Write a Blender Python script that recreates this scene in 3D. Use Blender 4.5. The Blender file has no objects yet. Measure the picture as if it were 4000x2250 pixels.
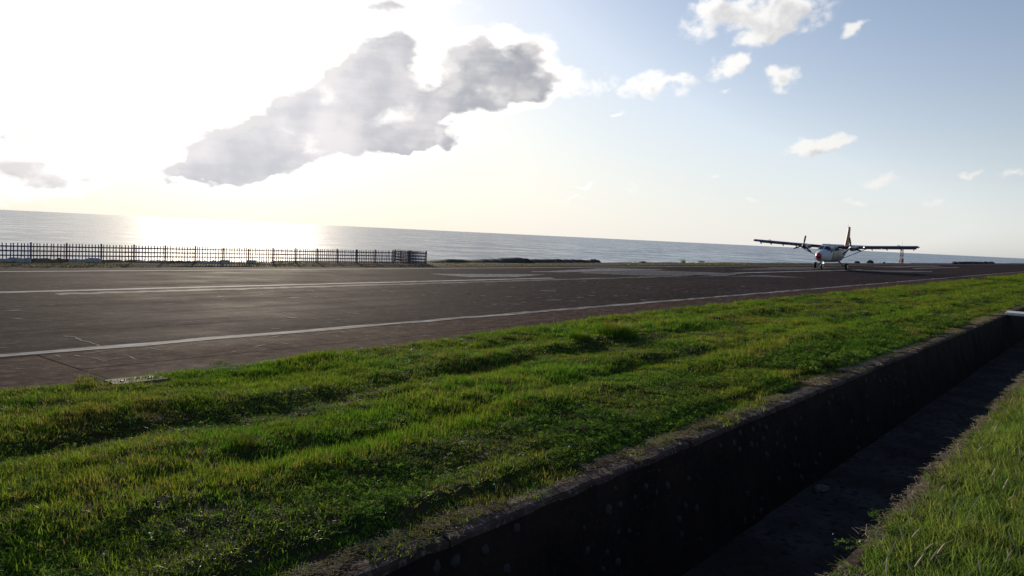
import bpy, bmesh, math, random
import numpy as np
from mathutils import Vector, Matrix, Euler
random.seed(7)
RNG = np.random.default_rng(11)
SC = bpy.context.scene
COL = SC.collection
# World axes: +X runs along the runway away from the camera, +Y towards the sea, Z up.
# The runway surface is z = 0, the camera stands at x = y = 0, 2.5 m above it.

# ------------------------------------------------------------------ camera
CAM_H = 2.5
FW = Vector((0.78250886, 0.61879327, -0.06909978))
RT = Vector((0.62215509, -0.78144675, 0.04758165))
UP = Vector((0.02455459, 0.08022385, 0.99647439))
cam_d = bpy.data.cameras.new('camera'); cam = bpy.data.objects.new('camera', cam_d); COL.objects.link(cam)
cam.matrix_world = Matrix(((RT.x, UP.x, -FW.x, 0), (RT.y, UP.y, -FW.y, 0), (RT.z, UP.z, -FW.z, CAM_H), (0, 0, 0, 1)))
cam_d.sensor_width = 36; cam_d.lens = 36 * 3050 / 4000
cam_d.clip_start = 0.05; cam_d.clip_end = 120000
SC.camera = cam

# ------------------------------------------------------------------ light
SUN_AZ, SUN_EL = math.radians(58.2), math.radians(12.0)       # azimuth from +X towards +Y
SUN_DIR = Vector((math.cos(SUN_AZ) * math.cos(SUN_EL), math.sin(SUN_AZ) * math.cos(SUN_EL), math.sin(SUN_EL)))
SKY_STRENGTH = 0.112
SUN_STRENGTH = 5.0
sun_d = bpy.data.lights.new('sun', 'SUN'); sun = bpy.data.objects.new('sun', sun_d); COL.objects.link(sun)
sun_d.energy = SUN_STRENGTH; sun_d.angle = math.radians(0.5); sun_d.color = (1.0, 0.86, 0.68)
sun.rotation_euler = (-SUN_DIR).to_track_quat('-Z', 'Y').to_euler()
sun.location = SUN_DIR * 400
SC.view_settings.view_transform = 'Standard'; SC.view_settings.look = 'None'
SC.view_settings.gamma = 1; SC.view_settings.use_curve_mapping = False
SC.view_settings.exposure = 0.0
SC.cycles.use_denoising = True
SC.cycles.sample_clamp_indirect = 6; SC.cycles.sample_clamp_direct = 2.0
SC.cycles.max_bounces = 6; SC.cycles.transparent_max_bounces = 6
SC.cycles.caustics_reflective = False; SC.cycles.caustics_refractive = False

# clouds: direction (x, y, z), euler of the local frame, half width, half height, weight
DARK_CLOUDS=[(0.642,0.744,0.186,-1.317,-0.735,-0.884,0.058,0.044,1),(0.651,0.73,0.21,-1.319,-0.568,-0.866,0.034,0.022,0.9),(0.625,0.766,0.149,-1.395,-0.549,-0.778,0.101,0.039,1.15),
(0.584,0.803,0.117,-1.436,-0.493,-0.694,0.099,0.036,1.15),(0.534,0.842,0.081,-1.486,-0.292,-0.591,0.068,0.03,1.05),(0.64,0.76,0.115,-1.449,-0.328,-0.741,0.106,0.029,1),
(0.698,0.708,0.109,-1.46,-0.197,-0.801,0.059,0.013,0.8),(0.488,0.871,0.057,-1.513,-0.148,-0.519,0.037,0.014,0.85),(0.68,0.722,0.13,-1.437,-0.236,-0.787,0.047,0.024,0.9),
(0.698,0.707,0.112,-1.457,-0.197,-0.801,0.054,0.012,0.7),(0.523,0.85,0.06,-1.51,-0.181,-0.564,0.056,0.016,0.85),(0.564,0.822,0.077,-1.491,-0.285,-0.625,0.07,0.02,0.8),
(0.554,0.825,0.109,-1.45,-0.431,-0.643,0.07,0.027,0.7),(0.488,0.868,0.093,-1.468,-0.445,-0.556,0.022,0.019,0.6),(0.718,0.662,0.215,-1.354,-0.061,-0.84,0.034,0.029,0.85),
(0.752,0.629,0.197,-1.368,-0.215,-0.919,0.061,0.038,1.1),(0.773,0.604,0.193,-1.376,-0.044,-0.916,0.037,0.029,0.9),(0.737,0.653,0.172,-1.39,-0.305,-0.901,0.069,0.022,0.9),
(0.7,0.695,0.164,-1.406,-0.064,-0.8,0.039,0.023,0.7),(0.74,0.635,0.221,-1.347,-0.053,-0.873,0.029,0.028,0.6),(0.643,0.718,0.266,-1.3,-0.088,-0.755,0.037,0.016,1),
(0.331,0.943,0.044,-1.526,-0.084,-0.344,0.069,0.032,0.8),(0.38,0.924,0.038,-1.533,-0.075,-0.394,0.05,0.018,0.65),(0.439,0.892,0.105,-1.465,-0.101,-0.468,0.012,0.01,0.5),
(0.426,0.903,0.051,-1.52,-0.078,-0.445,0.028,0.012,0.55),(0.313,0.947,0.074,-1.496,-0.104,-0.327,0.011,0.01,0.5),]
PALE_CLOUDS=[(0.749,0.619,0.238,-1.325,-0.211,-0.933,0.036,0.015,0.8),(0.719,0.654,0.236,-1.333,-0.06,-0.848,0.029,0.01,0.6),(0.685,0.677,0.269,-1.297,-0.072,-0.812,0.052,0.012,0.75),
(0.798,0.566,0.207,-1.353,0.294,-0.89,0.029,0.011,0.6),(0.808,0.559,0.188,-1.381,0.099,-0.946,0.042,0.019,0.95),(0.83,0.523,0.195,-1.353,-0.447,-1.104,0.02,0.013,0.7),
(0.861,0.472,0.189,-1.376,-0.219,-1.111,0.052,0.021,1),(0.87,0.451,0.2,-1.367,-0.178,-1.129,0.021,0.009,0.45),(0.893,0.398,0.209,-1.354,-0.254,-1.207,0.025,0.014,1),
(0.899,0.381,0.214,-1.342,-0.338,-1.247,0.019,0.012,0.7),(0.918,0.343,0.198,-1.369,-0.161,-1.246,0.024,0.014,1.1),(0.899,0.401,0.178,-1.392,-0.003,-1.152,0.013,0.005,0.6),
(0.872,0.41,0.266,-1.277,-0.408,-1.25,0.042,0.027,1),(0.88,0.385,0.279,-1.288,0.025,-1.15,0.049,0.02,0.9),(0.899,0.355,0.256,-1.289,-0.407,-1.308,0.038,0.028,1.05),
(0.908,0.321,0.27,-1.291,-0.216,-1.292,0.046,0.024,0.95),(0.899,0.366,0.242,-1.324,-0.149,-1.221,0.026,0.013,0.7),(0.931,0.271,0.246,-1.3,-0.407,-1.397,0.021,0.012,0.85),
(0.932,0.257,0.254,-1.291,-0.401,-1.413,0.015,0.008,0.6),(0.946,0.301,0.117,-1.451,-0.228,-1.289,0.036,0.014,0.9),(0.943,0.31,0.121,-1.45,-0.006,-1.254,0.016,0.012,0.6),
(0.949,0.289,0.127,-1.441,-0.186,-1.299,0.017,0.012,0.7),(0.951,0.283,0.123,-1.445,-0.187,-1.305,0.025,0.012,0.7),(0.941,0.32,0.112,-1.457,-0.157,-1.26,0.022,0.01,0.6),
(0.956,0.265,0.127,-1.438,-0.28,-1.337,0.013,0.006,0.6),(0.968,0.238,0.081,-1.49,-0.015,-1.33,0.023,0.008,0.95),(0.985,0.147,0.09,-1.481,-0.103,-1.431,0.016,0.006,0.95),
(0.991,0.104,0.088,-1.481,-0.165,-1.481,0.017,0.008,1),(0.982,0.181,0.054,-1.516,-0.223,-1.4,0.014,0.008,1),(0.965,0.257,0.054,-1.514,-0.314,-1.328,0.02,0.006,0.85),
(0.832,0.55,0.068,-1.502,-0.128,-0.996,0.022,0.005,0.75),(0.826,0.561,0.05,-1.52,-0.096,-0.979,0.016,0.005,0.5),(0.904,0.423,0.055,-1.515,-0.125,-1.14,0.017,0.005,0.5),
(0.928,0.369,0.054,-1.516,-0.179,-1.202,0.022,0.004,0.5),(0.931,0.359,0.071,-1.5,-0.027,-1.205,0.01,0.003,0.4),(0.907,0.413,0.082,-1.488,-0.028,-1.146,0.009,0.003,0.4),
(0.844,0.515,0.153,-1.416,0.141,-1.001,0.013,0.005,0.5),(0.891,0.446,0.083,-1.488,-0.031,-1.11,0.007,0.003,0.4),(0.864,0.499,0.066,-1.505,-0.038,-1.049,0.03,0.004,0.3),
(0.977,0.2,0.07,-1.501,-0.018,-1.37,0.012,0.003,0.4),(0.734,0.662,0.15,-1.417,-0.224,-0.871,0.045,0.013,0.7),(0.695,0.695,0.184,-1.385,-0.067,-0.798,0.019,0.014,0.55),
(0.727,0.675,0.125,-1.442,-0.226,-0.852,0.03,0.009,0.5),]

GLOW_WIDE, GLOW_NEAR = 0.03, 0.7
SKY_TINT = (1.10, 1.19, 1.36)
SEA_ROUGH, SEA_BUMP, SEA_SPEC = 0.27, 0.22, 0.27

def N(nt, typ, **kw):
    n = nt.nodes.new(typ)
    for k, v in kw.items():
        if k.startswith('i_'): n.inputs[int(k[2:]) if k[2:].isdigit() else k[2:].replace('_', ' ')].default_value = v
        else: setattr(n, k, v)
    return n
def math_(nt, op, a, b=None, c=None, clamp=False):
    n = nt.nodes.new('ShaderNodeMath'); n.operation = op; n.use_clamp = clamp
    for i, v in enumerate((a, b, c)):
        if v is None: continue
        if isinstance(v, (int, float)): n.inputs[i].default_value = v
        else: nt.links.new(v, n.inputs[i])
    return n.outputs[0]
def vmath(nt, op, a, b=None, scale=None):
    n = nt.nodes.new('ShaderNodeVectorMath'); n.operation = op
    for i, v in enumerate((a, b)):
        if v is None: continue
        if isinstance(v, (tuple, Vector)): n.inputs[i].default_value = tuple(v)
        else: nt.links.new(v, n.inputs[i])
    if scale is not None:
        if isinstance(scale, (int, float)): n.inputs['Scale'].default_value = scale
        else: nt.links.new(scale, n.inputs['Scale'])
    return n.outputs['Value'] if op in ('DOT_PRODUCT', 'LENGTH') else n.outputs[0]
def sstep(nt, v, lo, hi, a=0.0, b=1.0):
    n = nt.nodes.new('ShaderNodeMapRange'); n.interpolation_type = 'SMOOTHSTEP'
    nt.links.new(v, n.inputs[0])
    n.inputs[1].default_value = lo; n.inputs[2].default_value = hi; n.inputs[3].default_value = a; n.inputs[4].default_value = b
    return n.outputs[0]
def mixc(nt, fac, a, b, typ='MIX'):
    n = nt.nodes.new('ShaderNodeMix'); n.data_type = 'RGBA'; n.blend_type = typ; n.clamp_factor = True
    for idx, v in ((0, fac), (6, a), (7, b)):
        if isinstance(v, (int, float)): n.inputs[idx].default_value = v
        elif isinstance(v, tuple): n.inputs[idx].default_value = v if len(v) == 4 else (*v, 1)
        else: nt.links.new(v, n.inputs[idx])
    return n.outputs[2]
def noise(nt, vec, scale, detail=4, rough=0.55, dist=0.0):
    n = nt.nodes.new('ShaderNodeTexNoise'); n.inputs['Scale'].default_value = scale; n.inputs['Detail'].default_value = detail
    n.inputs['Roughness'].default_value = rough; n.inputs['Distortion'].default_value = dist
    if vec is not None: nt.links.new(vec, n.inputs['Vector'])
    return n

def cloud_group(name, blobs, scale, amp, grow, rough, flat):
    g = bpy.data.node_groups.new(name, 'ShaderNodeTree')
    g.interface.new_socket('Vector', in_out='INPUT', socket_type='NodeSocketVector')
    g.interface.new_socket('Density', in_out='OUTPUT', socket_type='NodeSocketFloat')
    gi = g.nodes.new('NodeGroupInput'); go = g.nodes.new('NodeGroupOutput')
    v = gi.outputs[0]
    st = g.nodes.new('ShaderNodeMapping'); st.inputs['Scale'].default_value = (1, 1, flat); g.links.new(v, st.inputs[0])
    w = noise(g, st.outputs[0], 22, 3)
    off = vmath(g, 'SCALE', vmath(g, 'SUBTRACT', w.outputs['Color'], (0.5, 0.5, 0.5)), None, 0.045)
    vv = vmath(g, 'ADD', v, off)
    tot = None
    for cx, cy, cz, ex, ey, ez, w1, w2, wt in blobs:
        m = g.nodes.new('ShaderNodeMapping'); m.vector_type = 'TEXTURE'
        m.inputs['Location'].default_value = (cx, cy, cz); m.inputs['Rotation'].default_value = (ex, ey, ez)
        m.inputs['Scale'].default_value = (w1 * grow, w2 * grow, 0.5)
        g.links.new(vv, m.inputs[0])
        t = g.nodes.new('ShaderNodeTexGradient'); t.gradient_type = 'SPHERICAL'; g.links.new(m.outputs[0], t.inputs[0])
        tot = math_(g, 'MULTIPLY', t.outputs['Fac'], wt) if tot is None else math_(g, 'MULTIPLY_ADD', t.outputs['Fac'], wt, tot)
    f = noise(g, st.outputs[0], scale, 8, rough, 0.25)
    d = math_(g, 'MULTIPLY_ADD', math_(g, 'SUBTRACT', f.outputs['Fac'], 0.5), math_(g, 'MULTIPLY', math_(g, 'MINIMUM', math_(g, 'MULTIPLY', tot, 3.0), 1.0), amp), math_(g, 'MULTIPLY', math_(g, 'MINIMUM', tot, 1.0), 1.3))
    g.links.new(d, go.inputs[0])
    return g

world = bpy.data.worlds.new('World'); SC.world = world; world.use_nodes = True
nt = world.node_tree; nt.nodes.clear()
out = nt.nodes.new('ShaderNodeOutputWorld'); bg = nt.nodes.new('ShaderNodeBackground'); bg.inputs['Strength'].default_value = SKY_STRENGTH
sky = nt.nodes.new('ShaderNodeTexSky'); sky.sky_type = 'NISHITA'; sky.sun_disc = False
sky.sun_elevation = SUN_EL; sky.sun_rotation = math.radians(90) - SUN_AZ
sky.altitude = 10; sky.air_density = 0.8; sky.dust_density = 0.6; sky.ozone_density = 1.0
tc = nt.nodes.new('ShaderNodeTexCoord'); dirv = tc.outputs['Generated']
cosg = math_(nt, 'MAXIMUM', vmath(nt, 'DOT_PRODUCT', dirv, SUN_DIR), 0.0)
K = 1 / SKY_STRENGTH      # so that cloud values below are plain radiances
glow = math_(nt, 'ADD', math_(nt, 'MULTIPLY', math_(nt, 'POWER', cosg, 14), GLOW_WIDE * K), math_(nt, 'MULTIPLY', math_(nt, 'POWER', cosg, 90), GLOW_NEAR * K))
gcol = vmath(nt, 'SCALE', (1.0, 0.95, 0.86), None, glow)
# sea haze takes the colour out of the low sky
low = math_(nt, 'POWER', math_(nt, 'SUBTRACT', 1.0, math_(nt, 'MAXIMUM', vmath(nt, 'DOT_PRODUCT', dirv, (0.0, 0.0, 1.0)), 0.0)), 2.8)
lum = vmath(nt, 'DOT_PRODUCT', sky.outputs[0], (0.30, 0.50, 0.20))
warm = math_(nt, 'POWER', cosg, 10)
veil = vmath(nt, 'MULTIPLY', vmath(nt, 'SCALE', (1.12, 1.14, 1.16), None, lum), mixc(nt, warm, (1.0, 1.0, 1.0), (1.04, 0.975, 0.84)))
hazy = mixc(nt, math_(nt, 'MULTIPLY', low, 0.86), vmath(nt, 'MULTIPLY', sky.outputs[0], SKY_TINT), veil)
# the bright side of the sky levels off instead of growing without end
ls = math_(nt, 'DIVIDE', vmath(nt, 'DOT_PRODUCT', hazy, (0.30, 0.50, 0.20)), K)
over = math_(nt, 'MAXIMUM', math_(nt, 'SUBTRACT', ls, 0.8), 0.0)
comp = math_(nt, 'ADD', math_(nt, 'MINIMUM', ls, 0.8), math_(nt, 'MULTIPLY', math_(nt, 'SUBTRACT', 1.0, math_(nt, 'EXPONENT', math_(nt, 'MULTIPLY', over, -0.9))), math_(nt, 'SUBTRACT', 0.5, math_(nt, 'MULTIPLY', math_(nt, 'POWER', low, 3.0), 0.38))))
hazy = vmath(nt, 'SCALE', hazy, None, math_(nt, 'DIVIDE', comp, math_(nt, 'MAXIMUM', ls, 0.001)))
skyc = vmath(nt, 'ADD', hazy, gcol)
pale = cloud_group('pale_cloud_density', PALE_CLOUDS, 40, 2.6, 1.18, 0.56, 1.25)
dark = cloud_group('dark_cloud_density', DARK_CLOUDS, 19, 2.0, 1.47, 0.50, 1.7)
def grp(g, v):
    n = nt.nodes.new('ShaderNodeGroup'); n.node_tree = g; nt.links.new(v, n.inputs[0]); return n.outputs[0]
dp = grp(pale, dirv); dd = grp(dark, dirv)
side = vmath(nt, 'ADD', dirv, Vector((-0.16, 0.62, 0.55)).normalized() * 0.016)      # a small step towards the sun's side of the sky
dps = grp(pale, side)
# pale fair-weather clouds: lit side white, far side grey
sh = sstep(nt, math_(nt, 'SUBTRACT', math_(nt, 'ADD', math_(nt, 'MULTIPLY', dps, 0.8), math_(nt, 'MULTIPLY', dp, 0.2)), 0.55), 0.0, 1.1)
prox = math_(nt, 'POWER', cosg, 5)
pl = mixc(nt, prox, (0.80 * K, 0.79 * K, 0.78 * K), (1.4 * K, 1.37 * K, 1.3 * K))
pd = mixc(nt, prox, (0.56 * K, 0.56 * K, 0.575 * K), (0.95 * K, 0.93 * K, 0.92 * K))
pc = mixc(nt, sh, pl, pd)
pm = sstep(nt, dp, 0.15, 1.15)
c1 = mixc(nt, math_(nt, 'MULTIPLY', pm, 0.93), skyc, pc)
# the heavy cloud under the sun: thin rims shine, the core is grey
core = sstep(nt, dd, 0.20, 1.25)
big = noise(nt, dirv, 16, 6, 0.5, 0.15)
band = nt.nodes.new('ShaderNodeMapping'); band.inputs['Scale'].default_value = (5, 5, 38); nt.links.new(dirv, band.inputs[0])
bn = noise(nt, band.outputs[0], 1.0, 4, 0.6)
vary = math_(nt, 'ADD', math_(nt, 'MULTIPLY', big.outputs['Fac'], 0.68), math_(nt, 'MULTIPLY', bn.outputs['Fac'], 0.32))
kc = mixc(nt, sstep(nt, vary, 0.36, 0.64), (0.29 * K, 0.32 * K, 0.37 * K), (0.56 * K, 0.55 * K, 0.57 * K))
kc = vmath(nt, 'ADD', kc, vmath(nt, 'SCALE', (1.0, 0.93, 0.9), None, math_(nt, 'MULTIPLY', math_(nt, 'POWER', cosg, 28), 0.46 * K)))
sun2 = vmath(nt, 'NORMALIZE', vmath(nt, 'ADD', vmath(nt, 'SCALE', dirv, None, 0.90), tuple(SUN_DIR * 0.10)))
lit = sstep(nt, math_(nt, 'SUBTRACT', dd, grp(dark, sun2)), 0.02, 0.75)      # the flank that faces the sun
kc = mixc(nt, math_(nt, 'MULTIPLY', lit, 0.65), kc, (0.86 * K, 0.83 * K, 0.82 * K))
rim = mixc(nt, prox, (0.80 * K, 0.80 * K, 0.80 * K), (2.1 * K, 2.0 * K, 1.85 * K))
kc = mixc(nt, core, rim, kc)
dm = sstep(nt, dd, 0.06, 0.95)
c2 = mixc(nt, dm, c1, kc)
nt.links.new(c2, bg.inputs['Color']); nt.links.new(bg.outputs[0], out.inputs['Surface'])

# ------------------------------------------------------------------ helpers
def tag(o, label=None, cat=None, group=None, kind=None):
    if label: o['label'] = label
    if cat: o['category'] = cat
    if group: o['group'] = group
    if kind: o['kind'] = kind
    return o
def empty(name, loc=(0, 0, 0), rz=0.0, parent=None):
    o = bpy.data.objects.new(name, None); COL.objects.link(o); o.location = loc; o.rotation_euler = (0, 0, rz)
    o.empty_display_size = 0.3
    if parent: o.parent = parent
    return o
def mk(name, verts, faces, mat=None, parent=None, smooth=False):
    me = bpy.data.meshes.new(name); me.from_pydata([tuple(v) for v in verts], [], [tuple(f) for f in faces]); me.update()
    if mat: me.materials.append(mat)
    if smooth: me.shade_smooth()
    o = bpy.data.objects.new(name, me); COL.objects.link(o)
    if parent: o.parent = parent
    return o
def link(name, me, parent=None, loc=(0, 0, 0), rot=(0, 0, 0), scl=(1, 1, 1)):
    o = bpy.data.objects.new(name, me); COL.objects.link(o); o.location = loc; o.rotation_euler = rot; o.scale = scl
    if parent: o.parent = parent
    return o
class MB:
    """collects shapes into one mesh"""
    def __init__(s): s.v = []; s.f = []
    def add(s, V, F):
        n = len(s.v); s.v += [tuple(v) for v in V]; s.f += [tuple(i + n for i in f) for f in F]; return s
    def box(s, c, h, rot=None, bev=0.0):
        bm = bmesh.new(); bmesh.ops.create_cube(bm, size=2)
        for v in bm.verts: v.co = Vector((v.co.x * h[0], v.co.y * h[1], v.co.z * h[2]))
        if bev: bmesh.ops.bevel(bm, geom=bm.edges[:], offset=bev, segments=1, affect='EDGES')
        M = (rot or Matrix.Identity(3)).to_4x4(); M.translation = c
        bm.verts.index_update()
        s.add([M @ v.co for v in bm.verts], [[v.index for v in f.verts] for f in bm.faces]); bm.free(); return s
    def tube(s, a, b, ra, rb=None, n=8, cap=True):
        a, b = Vector(a), Vector(b); rb = ra if rb is None else rb
        q = (b - a).to_track_quat('Z', 'Y').to_matrix()
        V = []
        for p, r in ((a, ra), (b, rb)):
            for i in range(n):
                t = 2 * math.pi * i / n; V.append(p + q @ Vector((r * math.cos(t), r * math.sin(t), 0)))
        F = [(i, (i + 1) % n, n + (i + 1) % n, n + i) for i in range(n)]
        if cap: F += [tuple(range(n))[::-1], tuple(range(n, 2 * n))]
        return s.add(V, F)
    def loft(s, rings, cap=True):
        n = len(rings[0]); V = [p for r in rings for p in r]; F = []
        for k in range(len(rings) - 1):
            for i in range(n): F.append((k * n + i, k * n + (i + 1) % n, (k + 1) * n + (i + 1) % n, (k + 1) * n + i))
        if cap: F += [tuple(range(n))[::-1], tuple(range((len(rings) - 1) * n, len(rings) * n))]
        return s.add(V, F)
    def lathe(s, prof, o, axis, n=20):
        """prof: (distance along axis, radius)"""
        ax = Vector(axis).normalized(); q = ax.to_track_quat('Z', 'Y').to_matrix(); o = Vector(o)
        return s.loft([[o + q @ Vector((r * math.cos(2 * math.pi * i / n), r * math.sin(2 * math.pi * i / n), h)) for i in range(n)] for h, r in prof])
    def build(s, name, mat=None, parent=None, smooth=False, auto=None):
        o = mk(name, s.v, s.f, mat, parent, smooth)
        bm = bmesh.new(); bm.from_mesh(o.data); bmesh.ops.recalc_face_normals(bm, faces=bm.faces)
        if auto:
            for e in bm.edges:
                if len(e.link_faces) == 2 and e.calc_face_angle(0) > auto: e.smooth = False
        bm.to_mesh(o.data); bm.free()
        if auto: o.data.shade_smooth(); [setattr(e, 'use_edge_sharp', e.use_edge_sharp) for e in ()]
        return o
def hash2(ix, iy, seed):
    h = (ix.astype(np.int64) * 374761393 + iy.astype(np.int64) * 668265263 + seed * 974634541) & 0xffffffff
    h = ((h ^ (h >> 13)) * 1274126177) & 0xffffffff
    return ((h ^ (h >> 16)) & 0xffffff) / float(0xffffff)
def vn(x, y, seed=0):
    x = np.asarray(x, float); y = np.asarray(y, float)
    ix, iy = np.floor(x), np.floor(y); fx, fy = x - ix, y - iy
    fx = fx * fx * (3 - 2 * fx); fy = fy * fy * (3 - 2 * fy)
    a, b, c, d = hash2(ix, iy, seed), hash2(ix + 1, iy, seed), hash2(ix, iy + 1, seed), hash2(ix + 1, iy + 1, seed)
    return (a + (b - a) * fx) * (1 - fy) + (c + (d - c) * fx) * fy
def fbm(x, y, seed=0, o=4):
    t = 0; a = 0.5
    for k in range(o): t = t + a * vn(x * 2 ** k, y * 2 ** k, seed + k); a *= 0.5
    return t / (1 - 0.5 ** o)
def grid(name, X, Y, Z, mat, kind=None, smooth=True, parent=None):
    """X, Y, Z arrays (n, m)"""
    n, m = X.shape; me = bpy.data.meshes.new(name)
    i = np.arange(n * m).reshape(n, m)
    F = np.stack([i[:-1, :-1], i[1:, :-1], i[1:, 1:], i[:-1, 1:]], -1).reshape(-1, 4)
    me.from_pydata(np.stack([X, Y, Z], -1).reshape(-1, 3).tolist(), [], F.tolist()); me.update()
    me.materials.append(mat)
    if smooth: me.shade_smooth()
    o = bpy.data.objects.new(name, me); COL.objects.link(o)
    if kind: o['kind'] = kind
    if parent: o.parent = parent
    return o

# ------------------------------------------------------------------ materials
def newmat(name):
    m = bpy.data.materials.new(name); m.use_nodes = True; nt = m.node_tree; nt.nodes.clear()
    o = nt.nodes.new('ShaderNodeOutputMaterial'); p = nt.nodes.new('ShaderNodeBsdfPrincipled')
    nt.links.new(p.outputs[0], o.inputs[0])
    return m, nt, p, o
def objvec(nt, scale=None, geo=False):
    if geo: v = nt.nodes.new('ShaderNodeNewGeometry').outputs['Position']
    else: v = nt.nodes.new('ShaderNodeTexCoord').outputs['Object']
    if scale:
        mp = nt.nodes.new('ShaderNodeMapping'); mp.inputs['Scale'].default_value = scale; nt.links.new(v, mp.inputs[0]); v = mp.outputs[0]
    return v
def bump(nt, p, h, strength, dist):
    b = nt.nodes.new('ShaderNodeBump'); b.inputs['Strength'].default_value = strength; b.inputs['Distance'].default_value = dist
    nt.links.new(h, b.inputs['Height']); nt.links.new(b.outputs[0], p.inputs['Normal'])
def simple(name, col, rough=0.6, metal=0.0, var=0.25, scale=4.0, bmp=0.0, spec=0.5):
    m, nt, p, o = newmat(name)
    v = objvec(nt); n = noise(nt, v, scale, 5, 0.6)
    a = tuple(c * (1 - var) for c in col); b = tuple(min(1, c * (1 + var)) for c in col)
    nt.links.new(mixc(nt, sstep(nt, n.outputs['Fac'], 0.3, 0.7), a, b), p.inputs['Base Color'])
    p.inputs['Roughness'].default_value = rough; p.inputs['Metallic'].default_value = metal; p.inputs['Specular IOR Level'].default_value = spec
    if bmp: bump(nt, p, noise(nt, v, scale * 6, 4).outputs['Fac'], 0.6, bmp)
    return m
def emit(name, col, s):
    m, nt, p, o = newmat(name); p.inputs['Emission Color'].default_value = (*col, 1); p.inputs['Emission Strength'].default_value = s
    p.inputs['Base Color'].default_value = (0.8, 0.8, 0.8, 1)
    return m

def asphalt_mat(name, c0, c1, chip, rough=0.86, streak=(0.05, 0.9, 1), spec=0.006):
    m, nt, p, o = newmat(name)
    v = objvec(nt, geo=True)
    st = nt.nodes.new('ShaderNodeMapping'); st.inputs['Scale'].default_value = streak; nt.links.new(v, st.inputs[0])
    n1 = noise(nt, st.outputs[0], 1.0, 6, 0.65)                 # wear drawn out along the runway
    n2 = noise(nt, v, 0.35, 5, 0.6); n3 = noise(nt, v, 60, 2, 0.5)
    f = math_(nt, 'ADD', math_(nt, 'MULTIPLY', n1.outputs['Fac'], 0.55), math_(nt, 'MULTIPLY', n2.outputs['Fac'], 0.45))
    col = mixc(nt, sstep(nt, f, 0.40, 0.60), c0, c1)
    col = mixc(nt, math_(nt, 'MULTIPLY', sstep(nt, n3.outputs['Fac'], 0.5, 0.75), 0.5), col, tuple(c * 2.2 for c in c1))
    cs = nt.nodes.new('ShaderNodeMapping'); cs.inputs['Scale'].default_value = (2.2, 2.2, 1); nt.links.new(v, cs.inputs[0])
    n4 = noise(nt, cs.outputs[0], 1.0, 4, 0.7); n5 = noise(nt, v, 0.22, 2)
    ch = math_(nt, 'MULTIPLY', sstep(nt, n4.outputs['Fac'], 0.635, 0.69), sstep(nt, n5.outputs['Fac'], 0.34, 0.62))
    col = mixc(nt, math_(nt, 'MULTIPLY', ch, 0.8), col, chip)      # pale chips and scrapes
    g6 = noise(nt, v, 3.2, 7, 0.82)
    col = mixc(nt, sstep(nt, g6.outputs['Fac'], 0.50, 0.62, 0.0, 0.85), col, tuple(c * 2.3 for c in c1))
    col = mixc(nt, sstep(nt, g6.outputs['Fac'], 0.49, 0.37, 0.0, 0.85), col, tuple(c * 0.45 for c in c0))
    nt.links.new(col, p.inputs['Base Color'])
    nt.links.new(sstep(nt, f, 0.3, 0.7, rough - 0.1, rough + 0.12), p.inputs['Roughness'])
    p.inputs['Specular IOR Level'].default_value = spec
    hh = math_(nt, 'ADD', noise(nt, v, 90, 3).outputs['Fac'], math_(nt, 'MULTIPLY', noise(nt, v, 4, 4).outputs['Fac'], 3.0))
    bump(nt, p, hh, 0.5, 0.006)
    return m
def worn_paint(name, col, under, lo=0.40, hi=0.56, sc=(0.8, 5, 1)):
    m, nt, p, o = newmat(name)
    v = objvec(nt, sc, geo=True); n = noise(nt, v, 1.6, 7, 0.68); n2 = noise(nt, objvec(nt, geo=True), 0.5, 3)
    f = math_(nt, 'ADD', math_(nt, 'MULTIPLY', n.outputs['Fac'], 0.75), math_(nt, 'MULTIPLY', n2.outputs['Fac'], 0.25))
    nt.links.new(mixc(nt, sstep(nt, f, lo, hi), under, col), p.inputs['Base Color']); p.inputs['Roughness'].default_value = 0.85; p.inputs['Specular IOR Level'].default_value = 0.03
    return m

M = {}
M['asphalt'] = asphalt_mat('asphalt', (0.0135, 0.0095, 0.0104), (0.037, 0.0268, 0.0282), (0.15, 0.14, 0.135))
M['shoulder'] = asphalt_mat('shoulder_concrete', (0.036, 0.020, 0.0165), (0.070, 0.043, 0.035), (0.16, 0.13, 0.115), 0.88, (0.5, 0.8, 1))
M['patch'] = asphalt_mat('patch_concrete', (0.15, 0.145, 0.145), (0.21, 0.20, 0.195), (0.26, 0.25, 0.24), 0.8)
M['patch_dull'] = asphalt_mat('patch_dull', (0.075, 0.072, 0.074), (0.13, 0.125, 0.125), (0.24, 0.23, 0.22), 0.8)
M['paint'] = worn_paint('worn_white_paint', (0.36, 0.35, 0.34), (0.05, 0.043, 0.042), 0.42, 0.60)
M['paint_good'] = worn_paint('white_paint', (0.38, 0.37, 0.36), (0.07, 0.06, 0.06), 0.36, 0.54)
M['paint_faint'] = worn_paint('faint_paint', (0.17, 0.165, 0.16), (0.045, 0.040, 0.040), 0.42, 0.62, (0.3, 6, 1))
M['crack_fill'] = simple('crack_filler', (0.15, 0.13, 0.12), 0.9, var=0.35, scale=8, spec=0.02)
M['joint'] = simple('joint_dirt', (0.012, 0.010, 0.009), 0.9, spec=0.02)
M['concrete'] = simple('concrete', (0.12, 0.098, 0.08), 0.8, var=0.35, scale=5, bmp=0.004, spec=0.05)
M['white_concrete'] = simple('pale_concrete', (0.55, 0.54, 0.52), 0.8, var=0.15, scale=3, bmp=0.003)
M['steel'] = simple('galvanised_steel', (0.16, 0.15, 0.15), 0.35, 0.9, var=0.2, scale=12)
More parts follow.
